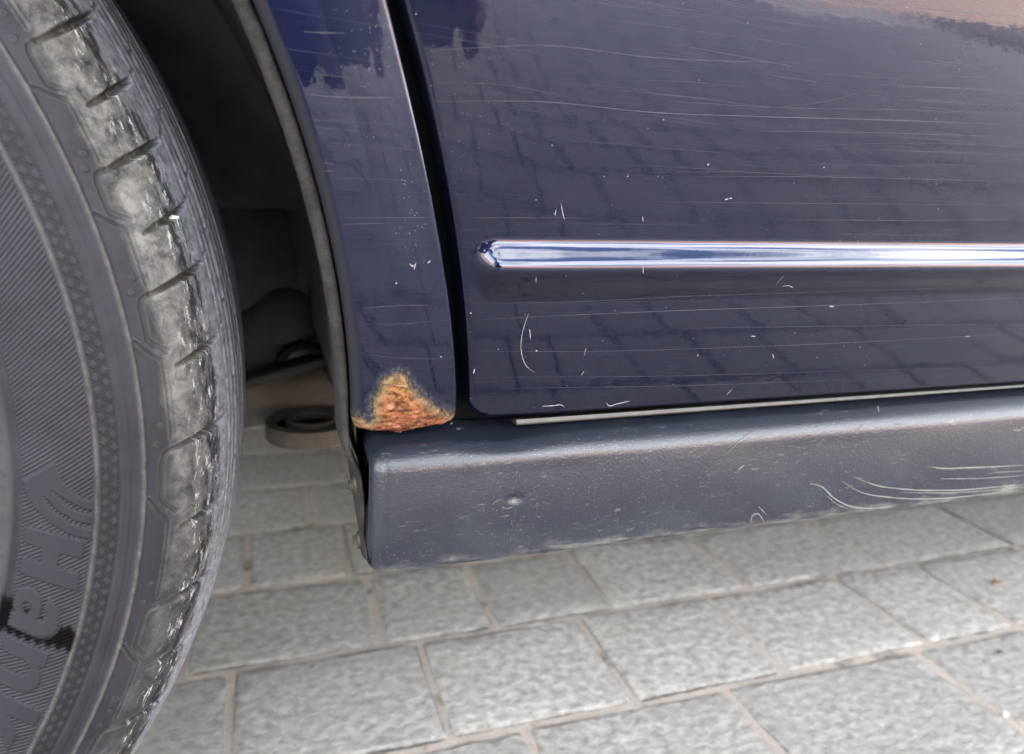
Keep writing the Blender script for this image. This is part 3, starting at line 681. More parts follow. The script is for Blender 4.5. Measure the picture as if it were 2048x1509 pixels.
def lip():
    # cross-section of the rubber lip swept down the arch edge and on along the flap
    path = [(WC[0]+R_LIP*math.cos(t), WC[2]+R_LIP*math.sin(t)) for t in np.linspace(rad(178), rad(-1.5), 240)]
    for zz_ in np.linspace(Z_LIP-0.002, 0.2445, 40): path.append((lip_x(zz_), zz_))
    path = np.array(path); tn = np.gradient(path, axis=0); tn /= np.linalg.norm(tn, axis=1)[:, None]
    nin = np.stack([tn[:, 1], -tn[:, 0]], 1)                           # towards the wheel
    if nin[150] @ (np.array([WC[0], WC[2]])-path[150]) < 0: nin = -nin
    P = []
    for q, nn in zip(path, nin):
        y0 = (float(S(q[1])) if q[1] > 0.3 else 0.0)+0.0035
        lo = float(sstep(np.array((0.36-q[1])/0.09))) if q[0] > WC[0]+0.2 else 0
        foot = float(sstep(np.array((0.27-q[1])/0.02))) if q[0] > WC[0]+0.2 else 0
        wd = 0.0046-0.0024*lo; dp = 0.008+0.030*lo-0.026*foot
        sec = [(0.0, 0.012), (0.0, 0.001), (0.0007, 0.0), (wd-0.0012, 0.0005), (wd-0.0002, 0.0016), (wd, 0.004), (wd+0.0006*lo, dp*0.5), (wd+0.0004*lo, dp), (wd-0.0015, dp+0.001)]
        P.append([(q[0]+nn[0]*a, y0+b, q[1]+nn[1]*a) for a, b in sec])
    P = np.array(P); rr = np.random.default_rng(9); P += rr.normal(0, 0.00008, P.shape)
    return grid('arch_lip', P, M_LIP, car, flip=True)
lip()
for (px, py) in [(712, 968), (720, 1080)]:
    q = at_y(px, py, 0.014)
    b = BM(); b.cyl((q[0]+0.002, q[1], q[2]), (q[0]-0.0012, q[1], q[2]), 0.0046, 0.0036, 20).cyl((q[0]-0.0010, q[1], q[2]), (q[0]-0.0030, q[1], q[2]), 0.0026, 0.0022, 6)
    b.build('screw', M_SCREW, car)

# ---- wheel: tyre with moulded relief
NOTCH = np.array([46, 41.5, 37.3, 33.0, 26.5, 22.15, 18.0, 13.4, 9.2, 3.7, -2.6, -9.2, -15.9, -21.7, -27.2, -33, -38.5, -44])   # degrees; index even (26.5...) = bracketed
NB0 = 0                                                                                             # index 4 is type A
PR = np.array([(.212, .030), (.2165, .021), (.218, .020), (.228, .012), (.240, .0055), (.252, .0015), (.262, 0), (.272, .0005), (.282, .003), (.290, .0068), (.297, .012), (.3035, .0195), (.3085, .0285), (.312, .040), (.3142, .055), (.3155, .075), (.316, .1025)])
def tyre_profile():
    d = np.r_[0, np.cumsum(np.linalg.norm(np.diff(PR, axis=0), axis=1))]; m_ = np.gradient(PR, d, axis=0)
    off = d[2]                                                       # arc length zero at r = .218
    u = np.r_[np.linspace(0, d[2]+0.006, 10)[:-1], np.arange(d[2]+0.006, d[2]+0.160, 0.00042), np.linspace(d[2]+0.1605, d[-1], 14)]
    i = np.clip(np.searchsorted(d, u)-1, 0, len(d)-2); h = d[i+1]-d[i]; t = (u-d[i])/h
    Q = (2*t**3-3*t**2+1)[:, None]*PR[i]+((t**3-2*t**2+t)*h)[:, None]*m_[i]+(-2*t**3+3*t**2)[:, None]*PR[i+1]+((t**3-t**2)*h)[:, None]*m_[i+1]
    return (u-off)*1000, Q
def seg_d(s, a, p, q):
    ex, ey = q[0]-p[0], q[1]-p[1]; t = np.clip(((s-p[0])*ex+(a-p[1])*ey)/(ex*ex+ey*ey), 0, 1); return np.hypot(s-p[0]-ex*t, a-p[1]-ey*t), t
def arcpts(cx, cy, r0, r1, a0, a1, n=10): return [(cx+r0*math.cos(rad(a0+(a1-a0)*k/n)), cy+r1*math.sin(rad(a0+(a1-a0)*k/n))) for k in range(n+1)]
def glyphs():
    """upright outlines, x along the text, y from baseline (0) to cap height (21), millimetres; positive polygons then holes"""
    G = []
    G.append(([(0, 0), (7, 0), (7, 7), (13, 7), (13, 0), (20, 0), (20, 21), (13, 21), (13, 13), (7, 13), (7, 21), (0, 21)], [], 0.0, 21.5))
    a_out = [(18.5, 0), (18.5, 11)] + arcpts(10.5, 11, 8, 6.5, 0, 150, 10) + [(1.5, 12), (7, 11.0)] + arcpts(9.5, 10.6, 2.6, 2.0, 160, 10, 6) + [(12, 9.8)] + arcpts(7, 5, 7, 5.2, 80, 280, 12) + [(10.5, 0.2), (12.6, 1.4), (12.8, 0)]
    a_hole = arcpts(9.2, 4.9, 2.9, 1.7, 0, 360, 12)[:-1]
    G.append((a_out, a_hole, 24.0, 0))
    n_out = [(0, 0), (6.6, 0), (6.6, 9.5)] + arcpts(9.7, 9.5, 3.1, 2.8, 180, 0, 8) + [(12.8, 0), (19.4, 0), (19.4, 11)] + arcpts(12.2, 10.6, 7.2, 6.6, 10, 110, 8) + [(6.4, 15.0), (6.2, 17), (0, 17)]
    G.append((n_out, [], 47.0, 0))
    k_out = [(0, 0), (6.6, 0), (6.6, 5.5), (8.5, 7.5), (13, 0), (21, 0), (13.5, 11), (20.5, 17.5), (12.5, 17.5), (6.6, 11.5), (6.6, 22), (0, 22)]
    G.append((k_out, [], 70.0, 0))
    o_out = arcpts(9.5, 8.3, 9.5, 8.8, 0, 360, 20)[:-1]; o_hole = arcpts(9.5, 8.3, 3.4, 3.8, 0, 360, 14)[:-1]
    G.append((o_out, o_hole, 92.0, 0)); G.append((o_out, o_hole, 112.5, 0)); G.append((k_out, [], 134.0, 0))
    # winged emblem in front of the name
    e = [(-28, 10.5), (-19, 14.5), (-15.8, 20), (-15.6, 23), (-12.0, 23), (-12.2, 20), (-14.5, 14), (-16.8, 9.8), (-13.5, 12.6), (-10.8, 17), (-10.2, 23), (-6.6, 23), (-6.9, 18), (-9.5, 11.5), (-14.2, 6.4), (-9.2, 9.2), (-5.6, 15.5), (-4.6, 23), (-1.0, 23), (-1.0, 17.5), (-3.6, 9.5), (-8.5, 3.0), (-14.5, -0.5), (-18, -1)]
    G.append((e, [], 0.0, 0))
    return G
MARK_S, MARK_A, TRI_S, TRI_A = 84.0, rad(-18.1)*290, 75.0, rad(-24.3)*290
def build_tyre(name, parent, mat):
    s, Q = tyre_profile()
    th = np.radians(np.r_[np.arange(-33, 31, 0.078), np.arange(31, 327, 0.6)])
    n, m_ = len(th), len(s)
    tdeg = np.degrees(th); tdeg = np.where(tdeg > 180, tdeg-360, tdeg)
    fine = ((tdeg > -33.1) & (tdeg < 31)).astype(float)[:, None]
    Sg, Tg = np.meshgrid(s, tdeg, indexing='xy')                    # (n, m)
    Rr = np.broadcast_to(Q[:, 0], Sg.shape); A = np.radians(Tg)*0.29*1000     # arc in mm near the shoulder
    Atxt = np.radians(Tg)*0.252*1000
    hgt = np.zeros(Sg.shape); ridge = np.zeros(Sg.shape); groove = np.zeros(Sg.shape)
    def bumpf(c, w): return np.exp(-((Sg-c)/w)**2)
    # steps and ridges running round the sidewall
    hgt += 0.9*sstep((26.6-Sg)/1.2) - 0.5*bumpf(27.4, 0.5)           # rim protector edge
    hgt += 0.45*bumpf(54.2, 0.55); ridge += 0.9*bumpf(54.2, 0.7)
    hgt += 0.5*sstep((Sg-62.0)/0.5)*sstep((66.2-Sg)/1.6) + 0.3*sstep((Sg-66)/1.2)
    hgt += 0.75*bumpf(70.0, 0.75) - 0.35*bumpf(71.4, 0.35) - 0.25*bumpf(67.6, 0.6); ridge += 0.95*bumpf(69.9, 0.9)
    ridge += 0.4*sstep((26-Sg)/3)
    # checker band of little diamonds
    inb = (Sg > 55.4) & (Sg < 61.7)
    u = np.clip((Sg-55.4)/6.3*2, 0, 1.999); v = Atxt/4.55
    fu = u-np.floor(u); fv = (v+0.5*np.floor(u)); fv = fv-np.floor(fv)
    dia = np.abs(fu-0.5)*1.0+np.abs(fv-0.5)
    tick = 0.5+0.5*np.sin((Sg*0.75+Atxt*0.66)*2*math.pi/0.95)
    hgt += inb*np.where(dia < 0.36, 0.30, 0.30*tick-0.10)*fine; tickd = np.clip(inb*(dia >= 0.36)*(0.35+0.65*(1-tick))*fine, 0, 1)
    # shoulder notches, brackets and step line
    lat = np.full(Sg.shape, 0.0)
    for k in range(len(NOTCH)-1):
        t0 = NOTCH[k]; A0 = rad(t0)*290
        typeA = (k % 2 == 0)
        s0 = 79.5 if typeA else 84.3
        near = (np.abs(A-A0) < 40)
        if near.any():
            d, t = seg_d(Sg, A, (s0+1.0, A0-1.2), (111.0, A0+5.0))
            d2 = d + 0
            w = 1.1+0.6*np.sin(np.pi*np.clip(t, 0, 1))
            g = sstep((w-d)/0.75)*sstep((112.2-Sg)/0.8)
            dep = 0.8+3.6*sstep((Sg-s0)/18)
            hgt -= g*dep; groove = np.maximum(groove, g*0.85)
            # raised burr along the lower side of the notch
            ridge += 0.5*np.exp(-((d-w-0.5)/0.5)**2)*(Sg > s0)*(Sg < 106)
        t1 = NOTCH[k+1]; L1 = rad(t0-t1)*290
        if typeA:
            t2 = NOTCH[min(k+2, len(NOTCH)-1)]
            def pt(ss, uu): return (ss, A0-(uu*L1 if uu <= 1 else L1+(uu-1)*rad(t1-t2)*290))
            path = [pt(80.5, 0.03), pt(77.3, 0.08), pt(76.3, 0.2), pt(76.2, 0.62), pt(77.6, 0.69), pt(82.4, 0.82)]
            db = np.full(Sg.shape, 1e9)
            for p, q in zip(path[:-1], path[1:]): db = np.minimum(db, seg_d(Sg, A, p, q)[0])
            gb = sstep((1.15-db)/0.5); hgt -= 0.55*gb; groove = np.maximum(groove, 0.3*gb); ridge += 0.45*np.exp(-((db-1.3)/0.35)**2)*fine
            step = [pt(71.4, 0.60), pt(76.0, 0.80), pt(79.9, 0.93), pt(80.2, 1.9)]
            ds = np.full(Sg.shape, 1e9)
            for p, q in zip(step[:-1], step[1:]): ds = np.minimum(ds, seg_d(Sg, A, p, q)[0])
            gs = np.exp(-(ds/0.42)**2); hgt -= 0.55*gs; groove = np.maximum(groove, 0.25*gs)
            hgt += 0.30*np.exp(-((ds-0.85)/0.35)**2)*fine; ridge += 0.35*np.exp(-((ds-0.9)/0.4)**2)*fine
            for ss, uu in [(79.2, 0.80), (82.5, 0.17), (83.8, 1.28), (76.2, 1.72), (74.5, 1.95), (83.0, 0.45)]:
                p = pt(ss, uu); dd = np.hypot(Sg-p[0], A-p[1])
                hgt += 0.45*np.exp(-((dd-0.75)/0.3)**2)*fine; ridge += 0.4*np.exp(-((dd-0.8)/0.3)**2)*fine
    # circumferential grooves and sipes of the tread
    for c, w, dpt in [(114.2, 0.55, 1.4), (119.5, 0.35, 0.7), (126, 1.9, 5.5), (134, 0.4, 1.0), (143, 0.6, 1.4), (152, 3.0, 6.0), (171, 0.6, 1.4), (187, 4.0, 6.0)]:
        g = sstep((w+0.5-np.abs(Sg-c))/0.6); hgt -= g*dpt; groove = np.maximum(groove, g*0.6)
    for k in range(len(NOTCH)-1):
        A0 = rad(NOTCH[k])*290+6.5
        for c0, c1 in ((114.2, 118.5), (128, 134), (136, 143)):
            d, t = seg_d(Sg, A, (c0, A0+(c0-114)*0.6), (c1, A0+(c1-114)*0.6)); g = sstep((0.9-d)/0.5); hgt -= 2.6*g; groove = np.maximum(groove, g*0.9)
    # raised name on the hatched ground
    flat = np.zeros(Sg.shape)
    cut = (Sg > 27) & (Sg < 54) & (fine > 0) & (Tg > -33) & (Tg < 0)
    ii = np.where(cut)
    gx = -(Atxt[ii]) - 40.5; gy = Sg[ii]-29.8                         # text starts at -9.2 degrees and reads downwards
    gx = gx - gy*0.15                                                # slanted letters
    best = np.full(gx.shape, -9.0)
    for out, hole, x0, _h in glyphs():
        xs_, ys_ = gx-x0, gy
        d = sdf_poly(xs_, ys_, out)
        if hole: d = np.minimum(d, -sdf_poly(xs_, ys_, hole))
        best = np.maximum(best, d)
    fl = sstep((best+0.35)/0.7); flat[ii] = fl
    hgt += 0.6*flat
    hatch = sstep((Sg-28.2)/0.8)*sstep((53.2-Sg)/0.8)*(1-flat)
    # black streak crossing the wall, interrupted by the letter
    c1 = np.exp(-((-Atxt-(80.0+0.16*(Sg-31)+0.9*np.sin(Sg*1.7)))/(7.5-0.13*(Sg-31)))**8)
    black_mark = c1*sstep((Sg-24)/2)*sstep((54.2-Sg)/1.2)*(1-sstep((best_full(best, ii, Sg.shape)+1.0)/0.8))*fine
    # moulded arrow and small capitals on the shoulder, stones' beds aside
    def stroke(p, q, w=0.33, hh=0.5):
        d, _t = seg_d(Sg, A, p, q); return hh*sstep((w+0.25-d)/0.3)
    def mark(lines, c, k):
        return np.maximum.reduce([stroke((c[0]+k*l[1], c[1]-k*l[0]), (c[0]+k*m2[1], c[1]-k*m2[0])) for l, m2 in lines])
    tw = mark([((0, 0), (.35, 1)), ((.35, 1), (.7, 0)), ((.15, .4), (.55, .4)), ((1.15, 0), (1.15, 1))], (MARK_S, MARK_A), 2.7)
    tri = mark([((0, 0), (.45, 1.3)), ((.45, 1.3), (.9, 0)), ((.9, 0), (0, 0))], (TRI_S, TRI_A), 2.6)
    hgt += (tw+tri)*fine; ridge += 0.25*np.clip(tw+tri, 0, 1)*fine
    # worn rubber wobble
    nz = np.random.default_rng(11).normal(0, 1, Sg.shape)
    for _ in range(3): nz = (nz+np.roll(nz, 1, 0)+np.roll(nz, -1, 0)+np.roll(nz, 1, 1)+np.roll(nz, -1, 1))/3.4
    scrub = sstep((Sg-84)/6)*sstep((114-Sg)/6)
    hgt += nz*0.05*scrub*fine
    # displace along the profile normal
    tq = np.gradient(Q, axis=0); tq /= np.linalg.norm(tq, axis=1)[:, None]; nq = np.stack([tq[:, 1], -tq[:, 0]], 1)   # (dr, dy) outward
    if nq[m_//3, 1] > 0: nq = -nq
    R2 = Q[None, :, 0]+nq[None, :, 0]*hgt/1000; Y2 = Q[None, :, 1]+nq[None, :, 1]*hgt/1000
    # far half of the tyre, coarse
    back = [(0.3155, .13), (.3142, .150), (.312, .165), (.3085, .1765), (.3035, .1855), (.297, .193), (.282, .202), (.262, .205), (.24, .1995), (.218, .185), (.212, .175)]
    Rb = np.broadcast_to(np.array([b[0] for b in back]), (n, len(back))); Yb = np.broadcast_to(np.array([b[1] for b in back]), (n, len(back)))
    R3 = np.concatenate([R2, Rb], 1); Y3 = np.concatenate([Y2, Yb], 1)
    # contact patch: flatten where it meets the ground
    X = WC[0]+R3*np.cos(th)[:, None]; Z = WC[2]+R3*np.sin(th)[:, None]; Y = WC[1]+Y3
    Z = np.maximum(Z, 0.0015)
    def pad(a, v=0.0): return np.concatenate([a, np.full((n, len(back)), v)], 1)
    return grid(name, np.stack([X, Y, Z], -1), mat, parent, wrap=True, flip=True,
                attrs={'prof': pad(Sg, 190), 'arc': pad(A), 'flat': pad(flat), 'black_mark': pad(black_mark), 'groove': pad(np.clip(groove, 0, 1)), 'ridge': pad(np.clip(ridge, 0, 1)), 'hatch': pad(hatch), 'tick': pad(tickd)})
def best_full(best, ii, shape):
    b = np.full(shape, -9.0); b[ii] = best; return b
wheel = empty('wheel', tuple(WC+np.array([0, 0.1, 0])), car)
wheel['label'] = 'dusty black tyre with raised lettering on its sidewall'
tyre = build_tyre('tyre', wheel, M_TYRE)
def rim(parent, c, sgn=1):
    prof = [(.215, .022), (.2155, .012), (.212, .010), (.207, .016), (.203, .05), (.198, .16), (.205, .19), (.214, .19)]
    th = np.linspace(0, 2*math.pi, 97)
    P = np.array([[[c[0]+r*math.cos(t), c[1]+sgn*y, c[2]+r*math.sin(t)] for r, y in prof] for t in th])
    grid('rim', P, M_RIM, parent)
    for k in range(7):
        a = 2*math.pi*k/7+0.2; d = Vector((math.cos(a), 0, math.sin(a)))
        p0 = Vector(c)+Vector((0, sgn*0.045, 0))
        b = BM(); b.cyl(p0+d*0.03, p0+d*0.206+Vector((0, -sgn*0.01, 0)), 0.022, 0.016, 10); b.build('spoke', M_RIM, parent)
    b = BM(); b.cyl(Vector(c)+Vector((0, sgn*0.03, 0)), Vector(c)+Vector((0, sgn*0.10, 0)), 0.055, 0.06, 32); b.build('hub', M_RIM, parent)
rim(wheel, WC)
def plain_wheel(c, sgn):
    w = empty('wheel', (c[0], c[1]+sgn*0.1, c[2]), car)
    prof = [(.212, .03), (.218, .02), (.24, .0055), (.262, 0), (.282, .003), (.297, .012), (.3085, .0285), (.314, .055), (.316, .1), (.314, .15), (.3085, .1765), (.297, .193), (.262, .205), (.218, .185)]
    P = np.array([[[c[0]+r*math.cos(t), c[1]+sgn*y, max(0.001, c[2]+r*math.sin(t))] for r, y in prof] for t in np.linspace(0, 2*math.pi, 73)])
    grid('tyre', P, M_TYRE2, w); rim(w, c, sgn)
plain_wheel((WC[0], CAR_W-WC[1], WC[2]), -1); plain_wheel((2.22, WC[1], WC[2]), 1); plain_wheel((2.22, CAR_W-WC[1], WC[2]), -1)

# ---- suspension seen behind the tyre
def arm():
    P = [at_y(px, py, 0.33) for px, py in [(430, 820), (500, 800), (560, 775), (630, 742)]]
    b = BM()
    a0, a1 = Vector(at_y(440, 800, 0.33)), Vector(at_y(690, 768, 0.33))
    d = a1-a0; rot = d.to_track_quat('X', 'Z').to_matrix().to_4x4()
    b.box((a0+a1)/2, (d.length+0.05, 0.05, 0.044), 0.012, rot, 3)
    b.build('control_arm', M_STEEL, car)
    c = Vector(at_y(625, 838, 0.27))
    th = np.linspace(0, 2*math.pi, 49)
    for nm, ro, ri, dz, mt in (('bushing_shell', 0.034, 0.027, 0.006, M_STEEL), ('bushing_sleeve', 0.019, 0.014, 0.007, M_STEEL)):
        sec = [(ro, -dz), (ro, dz), (ri, dz), (ri, -dz), (ro, -dz)]
        grid(nm, np.array([[[c.x+r*math.cos(t), c.y+r*math.sin(t), c.z+h-0.006] for r, h in sec] for t in th]), mt, car, smooth=False)
    b = BM(); b.cyl(c+Vector((0, 0, -0.011)), c+Vector((0, 0, -0.004)), 0.0268, n=32); b.build('bushing_rubber', M_BLACK, car)
    q = Vector(at_y(520, 690, 0.30))
    b = BM(); b.cyl(q+Vector((-0.03, 0.03, -0.02)), q+Vector((0.02, -0.01, 0.02)), 0.026, 0.022, 24).sphere(q+Vector((0.02, -0.01, 0.02)), 0.024)
    b.build('ball_joint', M_DARKSTEEL, car)
    a0, a1 = Vector(at_y(440, 775, 0.29)), Vector(at_y(690, 705, 0.29)); d = a1-a0
    b = BM(); b.box((a0+a1)/2, (d.length+0.03, 0.03, 0.007), 0.002, d.to_track_quat('X', 'Z').to_matrix().to_4x4()); b.build('arm_flange', M_DARKSTEEL, car)
    tube('brake_hose', [at_y(560, 720, 0.27), at_y(575, 700, 0.27), at_y(600, 690, 0.27), at_y(640, 700, 0.27)], 0.004, M_BLACK, car)
    tube('drive_shaft', [(WC[0], 0.15, WC[2]), (WC[0]+0.05, 0.75, WC[2]+0.02)], 0.022, M_DARKSTEEL, car)
    b = BM(); b.box((0.02, 0.56, 0.235), (0.60, 0.10, 0.06), 0.015); b.build('subframe', M_DARKSTEEL, car)
arm()

b = BM(); b.box((-0.33, 0.455, 0.475), (0.86, 0.02, 0.51), 0.006); b.build('inner_wing', M_LINER, car)
b = BM(); b.box((0.075, 0.20, 0.60), (0.02, 0.26, 0.30), 0.004); b.build('bulkhead', M_LINER, car)
b = BM(); b.box((0.050, 0.036, 0.272), (0.030, 0.05, 0.046), 0.004); b.build('sill_end', M_BLACK, car)
b = BM(); b.box((-0.30, 0.96, 0.205), (1.25, 1.06, 0.012), 0.003); b.build('undertray', M_UNDER, car)
# ---- rest of the body: floor, bonnet, cabin, rear quarter
b = BM(); b.box((1.0, 0.83, 0.275), (2.9, 1.46, 0.05), 0.01); fl = b
for v in fl.b.verts:
    if v.co.x < 0.1: v.co.x = 0.10
fl.build('floor_pan', M_UNDER, car)
b = BM(); b.box((-0.33, 0.83, 0.60), (1.15, 1.16, 0.45), 0.03); b.build('engine_bay', M_UNDER, car)
def shell(name, secs, mat):
    P = np.array(secs); return grid(name, P, mat, car)
def bonnet():
    rows = []
    for x, z in [(-0.98, 0.62), (-0.95, 0.74), (-0.85, 0.80), (-0.4, 0.87), (0.06, 0.915)]:
        rows.append([(x, float(S(min(z, .885)))+0.0+0.83*0, min(z, 0.882)) if k == 0 else (x, CAR_W*k/12+ (0.0 if 0 < k < 12 else float(S(0.88))*(1 if k == 0 else -1)), z+0.04*math.sin(math.pi*k/12)) for k in range(13)])
    grid('bonnet', np.array(rows), M_PAINT, car, flip=True)
bonnet()
b = BM(); b.box((-0.99, 0.83, 0.46), (0.14, 1.62, 0.40), 0.05, seg=4); b.build('front_bumper', M_PAINT, car)
b = BM(); b.box((2.80, 0.83, 0.50), (0.16, 1.60, 0.46), 0.06, seg=4); b.build('rear_bumper', M_PAINT, car)
def cabin():
    base = [(-0.05, 0.905), (0.06, 0.90), (1.05, 0.905), (1.80, 0.92), (2.55, 0.93), (2.86, 0.88)]
    yb = 0.005
    xs = [-0.02, 0.62, 1.2, 1.9, 2.35, 2.72]; zs = [0.90, 1.36, 1.43, 1.42, 1.34, 0.93]
    roof = []
    for x, z in zip(xs, zs):
        inset = 0.02+0.22*(z-0.9)/0.53
        roof.append([(x, inset+(CAR_W-2*inset)*k/8, z+(0.03*math.sin(math.pi*k/8) if z > 1.2 else 0.01*math.sin(math.pi*k/8))) for k in range(9)])
    R_ = np.array(roof)
    grid('windscreen', R_[0:2], M_GLASS, car); grid('roof', R_[1:5], M_PAINT, car); grid('rear_window', R_[4:6], M_GLASS, car)
    for sgn in (0, 1):
        top = [r[0] if sgn == 0 else r[-1] for r in roof]
        V = [(p[0], p[1], p[2]) for p in top]; low = [(p[0], (0.006 if sgn == 0 else CAR_W-0.006), 0.897) for p in top]
        n = len(V); F = [(i, i+1, n+i+1, n+i) for i in range(n-1)]
        mesh_np('side_glass', np.array(V+low), F, M_GLASS, car, smooth=False)
        for x0, x1, w in ((0.98, 1.02, 0.05), (1.80, 1.86, 0.06)):
            yt = 0.24 if sgn == 0 else CAR_W-0.24; yl = -0.002 if sgn == 0 else CAR_W+0.002
            mesh_np('pillar', np.array([(x0, yl, .89), (x0+w, yl, .89), (x0+w, yt-(.01 if sgn == 0 else -.01), 1.42), (x0, yt-(.01 if sgn == 0 else -.01), 1.42)]), [(0, 1, 2, 3)], M_BLACK, car, smooth=False)
cabin()
def quarter(mirror):
    th = np.linspace(rad(0), rad(180), 91); P = []
    for t in th:
        c, s_ = math.cos(t), math.sin(t)
        ro = min([(0.55)/c if c > .02 else 9, (-0.414)/c if c < -.02 else 9, 0.60/s_ if s_ > .02 else 9])
        row = []
        for u in np.linspace(0, 1, 14):
            r = 0.361+(ro-0.361)*u; z = WC[2]+r*s_; y = float(S(z)); row.append((2.22+r*c, CAR_W-y if mirror else y, z))
        P.append(row)
    grid('rear_quarter', np.array(P), M_PAINT, car, flip=mirror)
quarter(False); quarter(True)
for sgn in (0, 1):
    b = BM(); b.box((2.22, 0.22 if sgn == 0 else CAR_W-0.22, 0.72), (0.95, 0.34, 0.04), 0.01); b.build('wheel_well', M_UNDER, car)
b = BM(); b.box((2.35, 0.83, 0.66), (0.85, 1.0, 0.5), 0.03); b.build('boot_floor', M_UNDER, car)

# ------------------------------------------------------------------ unseen wall added beyond the car to cast shade
def added_shade_wall():
    m = worn('plaster', (0.42, 0.38, 0.32), 0.9, 0.1, 6, 0.4, 0.004).m
    w = tag(empty('added_shade_wall', (1, 2.45, 0)), 'unseen plastered wall added beyond the car to cast shade', 'wall')
    b = BM(); b.box((1, 2.45, 1.27), (16, 0.3, 2.58), 0.01); b.build('plaster_face', m, w)
    b = BM(); b.box((1, 2.45, 2.59), (16.1, 0.4, 0.06), 0.01); b.build('coping', worn('coping', (0.3, 0.29, 0.27), 0.9).m, w)
added_shade_wall()
def added_carport():  # unseen roof added to block overhead skylight on the ground beside the car
    c = tag(empty('added_carport', (0.5, -1.72, 0)), 'unseen timber roof on posts added over the car to block skylight', 'added_carport')
    wood = worn('weathered_timber', (0.17, 0.17, 0.175), 0.85, 0.3, 20).m
    b = BM(); b.box((0.5, 0.23, 2.46), (7.0, 4.14, 0.05), 0.01); b.build('roof', wood, c)
    for y in (-1.72, 0.0): b = BM(); b.box((0.5, y, 2.35), (6.8, 0.12, 0.16), 0.01); b.build('beam', wood, c)
    for x in (-2.8, 3.8): b = BM(); b.box((x, -1.72, 1.14), (0.12, 0.12, 2.28), 0.008); b.build('post', wood, c)
added_carport()
def garden_wall():
    g = tag(empty('garden_wall', (1, -7.7, 0)), 'low sunlit tan garden wall across the yard', 'wall')
    b = BM(); b.box((1, -7.7, 0.52), (26, 0.24, 1.14), 0.01); b.build('wall_face', worn('tan_render', (0.52, 0.34, 0.22), 0.9, 0.12, 5).m, g)
    b = BM(); b.box((1, -7.7, 1.12), (26.1, 0.3, 0.06), 0.01); b.build('coping', worn('wall_coping', (0.40, 0.30, 0.22), 0.9).m, g)
garden_wall()
# ------------------------------------------------------------------ small things lying about
def pebble(c, r, col, label, seed):
    rr = random.Random(seed); b = BM(); bmesh.ops.create_icosphere(b.b, subdivisions=2, radius=r)
    for v in b.b.verts: v.co *= 1+rr.uniform(-.22, .22); v.co.z *= 0.7
    bmesh.ops.translate(b.b, vec=c, verts=b.b.verts)
    tag(b.build('pebble', worn('stone', col, 0.8, 0.2, 300).m), label, 'pebble', 'pebbles')
q = at_z(2010, 1430, 0.0005); pebble((q[0], q[1], 0.0012), 0.0022, (0.62, 0.61, 0.57), 'tiny white pebble in the paver joint near the lower right corner', 1)
q = at_z(1999, 1304, 0.0005); pebble((q[0], q[1], 0.0010), 0.0020, (0.05, 0.05, 0.05), 'tiny dark grit speck on the paver at the right edge', 2)

# ------------------------------------------------------------------ the photographer, crouching behind the phone
def skinned(name, nodes, edges, mat, parent, sub=2):
    """nodes: {key: (x, y, z, r)}; one continuous skinned surface"""
    keys = list(nodes); me = bpy.data.meshes.new(name)
    me.from_pydata([nodes[k][:3] for k in keys], [(keys.index(a), keys.index(b)) for a, b in edges], [])
    o = bpy.data.objects.new(name, me); link(o, parent); PM[o.name] = Matrix.Identity(4)
    md = o.modifiers.new('skin', 'SKIN'); md.use_smooth_shade = True
    for i, k in enumerate(keys):
        v = me.skin_vertices[0].data[i]; r = nodes[k][3]; v.radius = (r, r); v.use_root = (i == 0)
    o.modifiers.new('sub', 'SUBSURF').levels = sub; o.modifiers['sub'].render_levels = sub
    me.materials.append(mat); return o
M_SKIN = worn('skin', (0.42, 0.24, 0.17), 0.55, 0.08, 30, 0.1).m
M_TROUSER = worn('dark_denim', (0.010, 0.011, 0.020), 0.9, 0.3, 200).m
M_JACKET = worn('maroon_jacket', (0.045, 0.016, 0.020), 0.9, 0.2, 90).m
M_SHOE = worn('black_shoe_leather', (0.02, 0.02, 0.02), 0.5, 0.2, 60).m
M_HAIRC = worn('brown_hair', (0.03, 0.018, 0.010), 0.7, 0.3, 200).m
px0, py0 = -0.16, -1.36
person = tag(empty('person', (px0, py0, 0)), 'person in maroon jacket and dark trousers crouching behind the phone', 'person')
def P3(x, y, z, r): return (px0+x, py0+y, z, r)
tr = {'pelvis': P3(0, -0.10, 0.36, .13), 'hipl': P3(-.10, -0.06, 0.35, .095), 'kneel': P3(-.17, .30, 0.40, .062), 'ankl': P3(-.16, .10, 0.11, .045),
      'hipr': P3(.10, -0.06, 0.35, .095), 'kneer': P3(.20, .28, 0.42, .062), 'ankr': P3(.17, .08, 0.11, .045)}
skinned('trousers', tr, [('pelvis', 'hipl'), ('hipl', 'kneel'), ('kneel', 'ankl'), ('pelvis', 'hipr'), ('hipr', 'kneer'), ('kneer', 'ankr')], M_TROUSER, person)
hand_l = np.array([-0.050, -0.305, 0.352]); hand_r = np.array([0.105, -0.325, 0.372])
def W(v, r): return (v[0], v[1], v[2], r)
ja = {'waist': P3(0, -.09, .42, .135), 'chest': P3(0, .14, .66, .155), 'neck': P3(0, .19, .83, .06), 'shl': P3(-.17, .20, .76, .07), 'ell': P3(-.20, .52, .55, .05), 'wrl': W(hand_l+[-.02, -.08, -.01], .030),
      'shr': P3(.17, .20, .76, .07), 'elr': P3(.22, .52, .55, .05), 'wrr': W(hand_r+[.03, -.08, 0], .030)}
skinned('jacket', ja, [('waist', 'chest'), ('chest', 'neck'), ('chest', 'shl'), ('shl', 'ell'), ('ell', 'wrl'), ('chest', 'shr'), ('shr', 'elr'), ('elr', 'wrr')], M_JACKET, person)
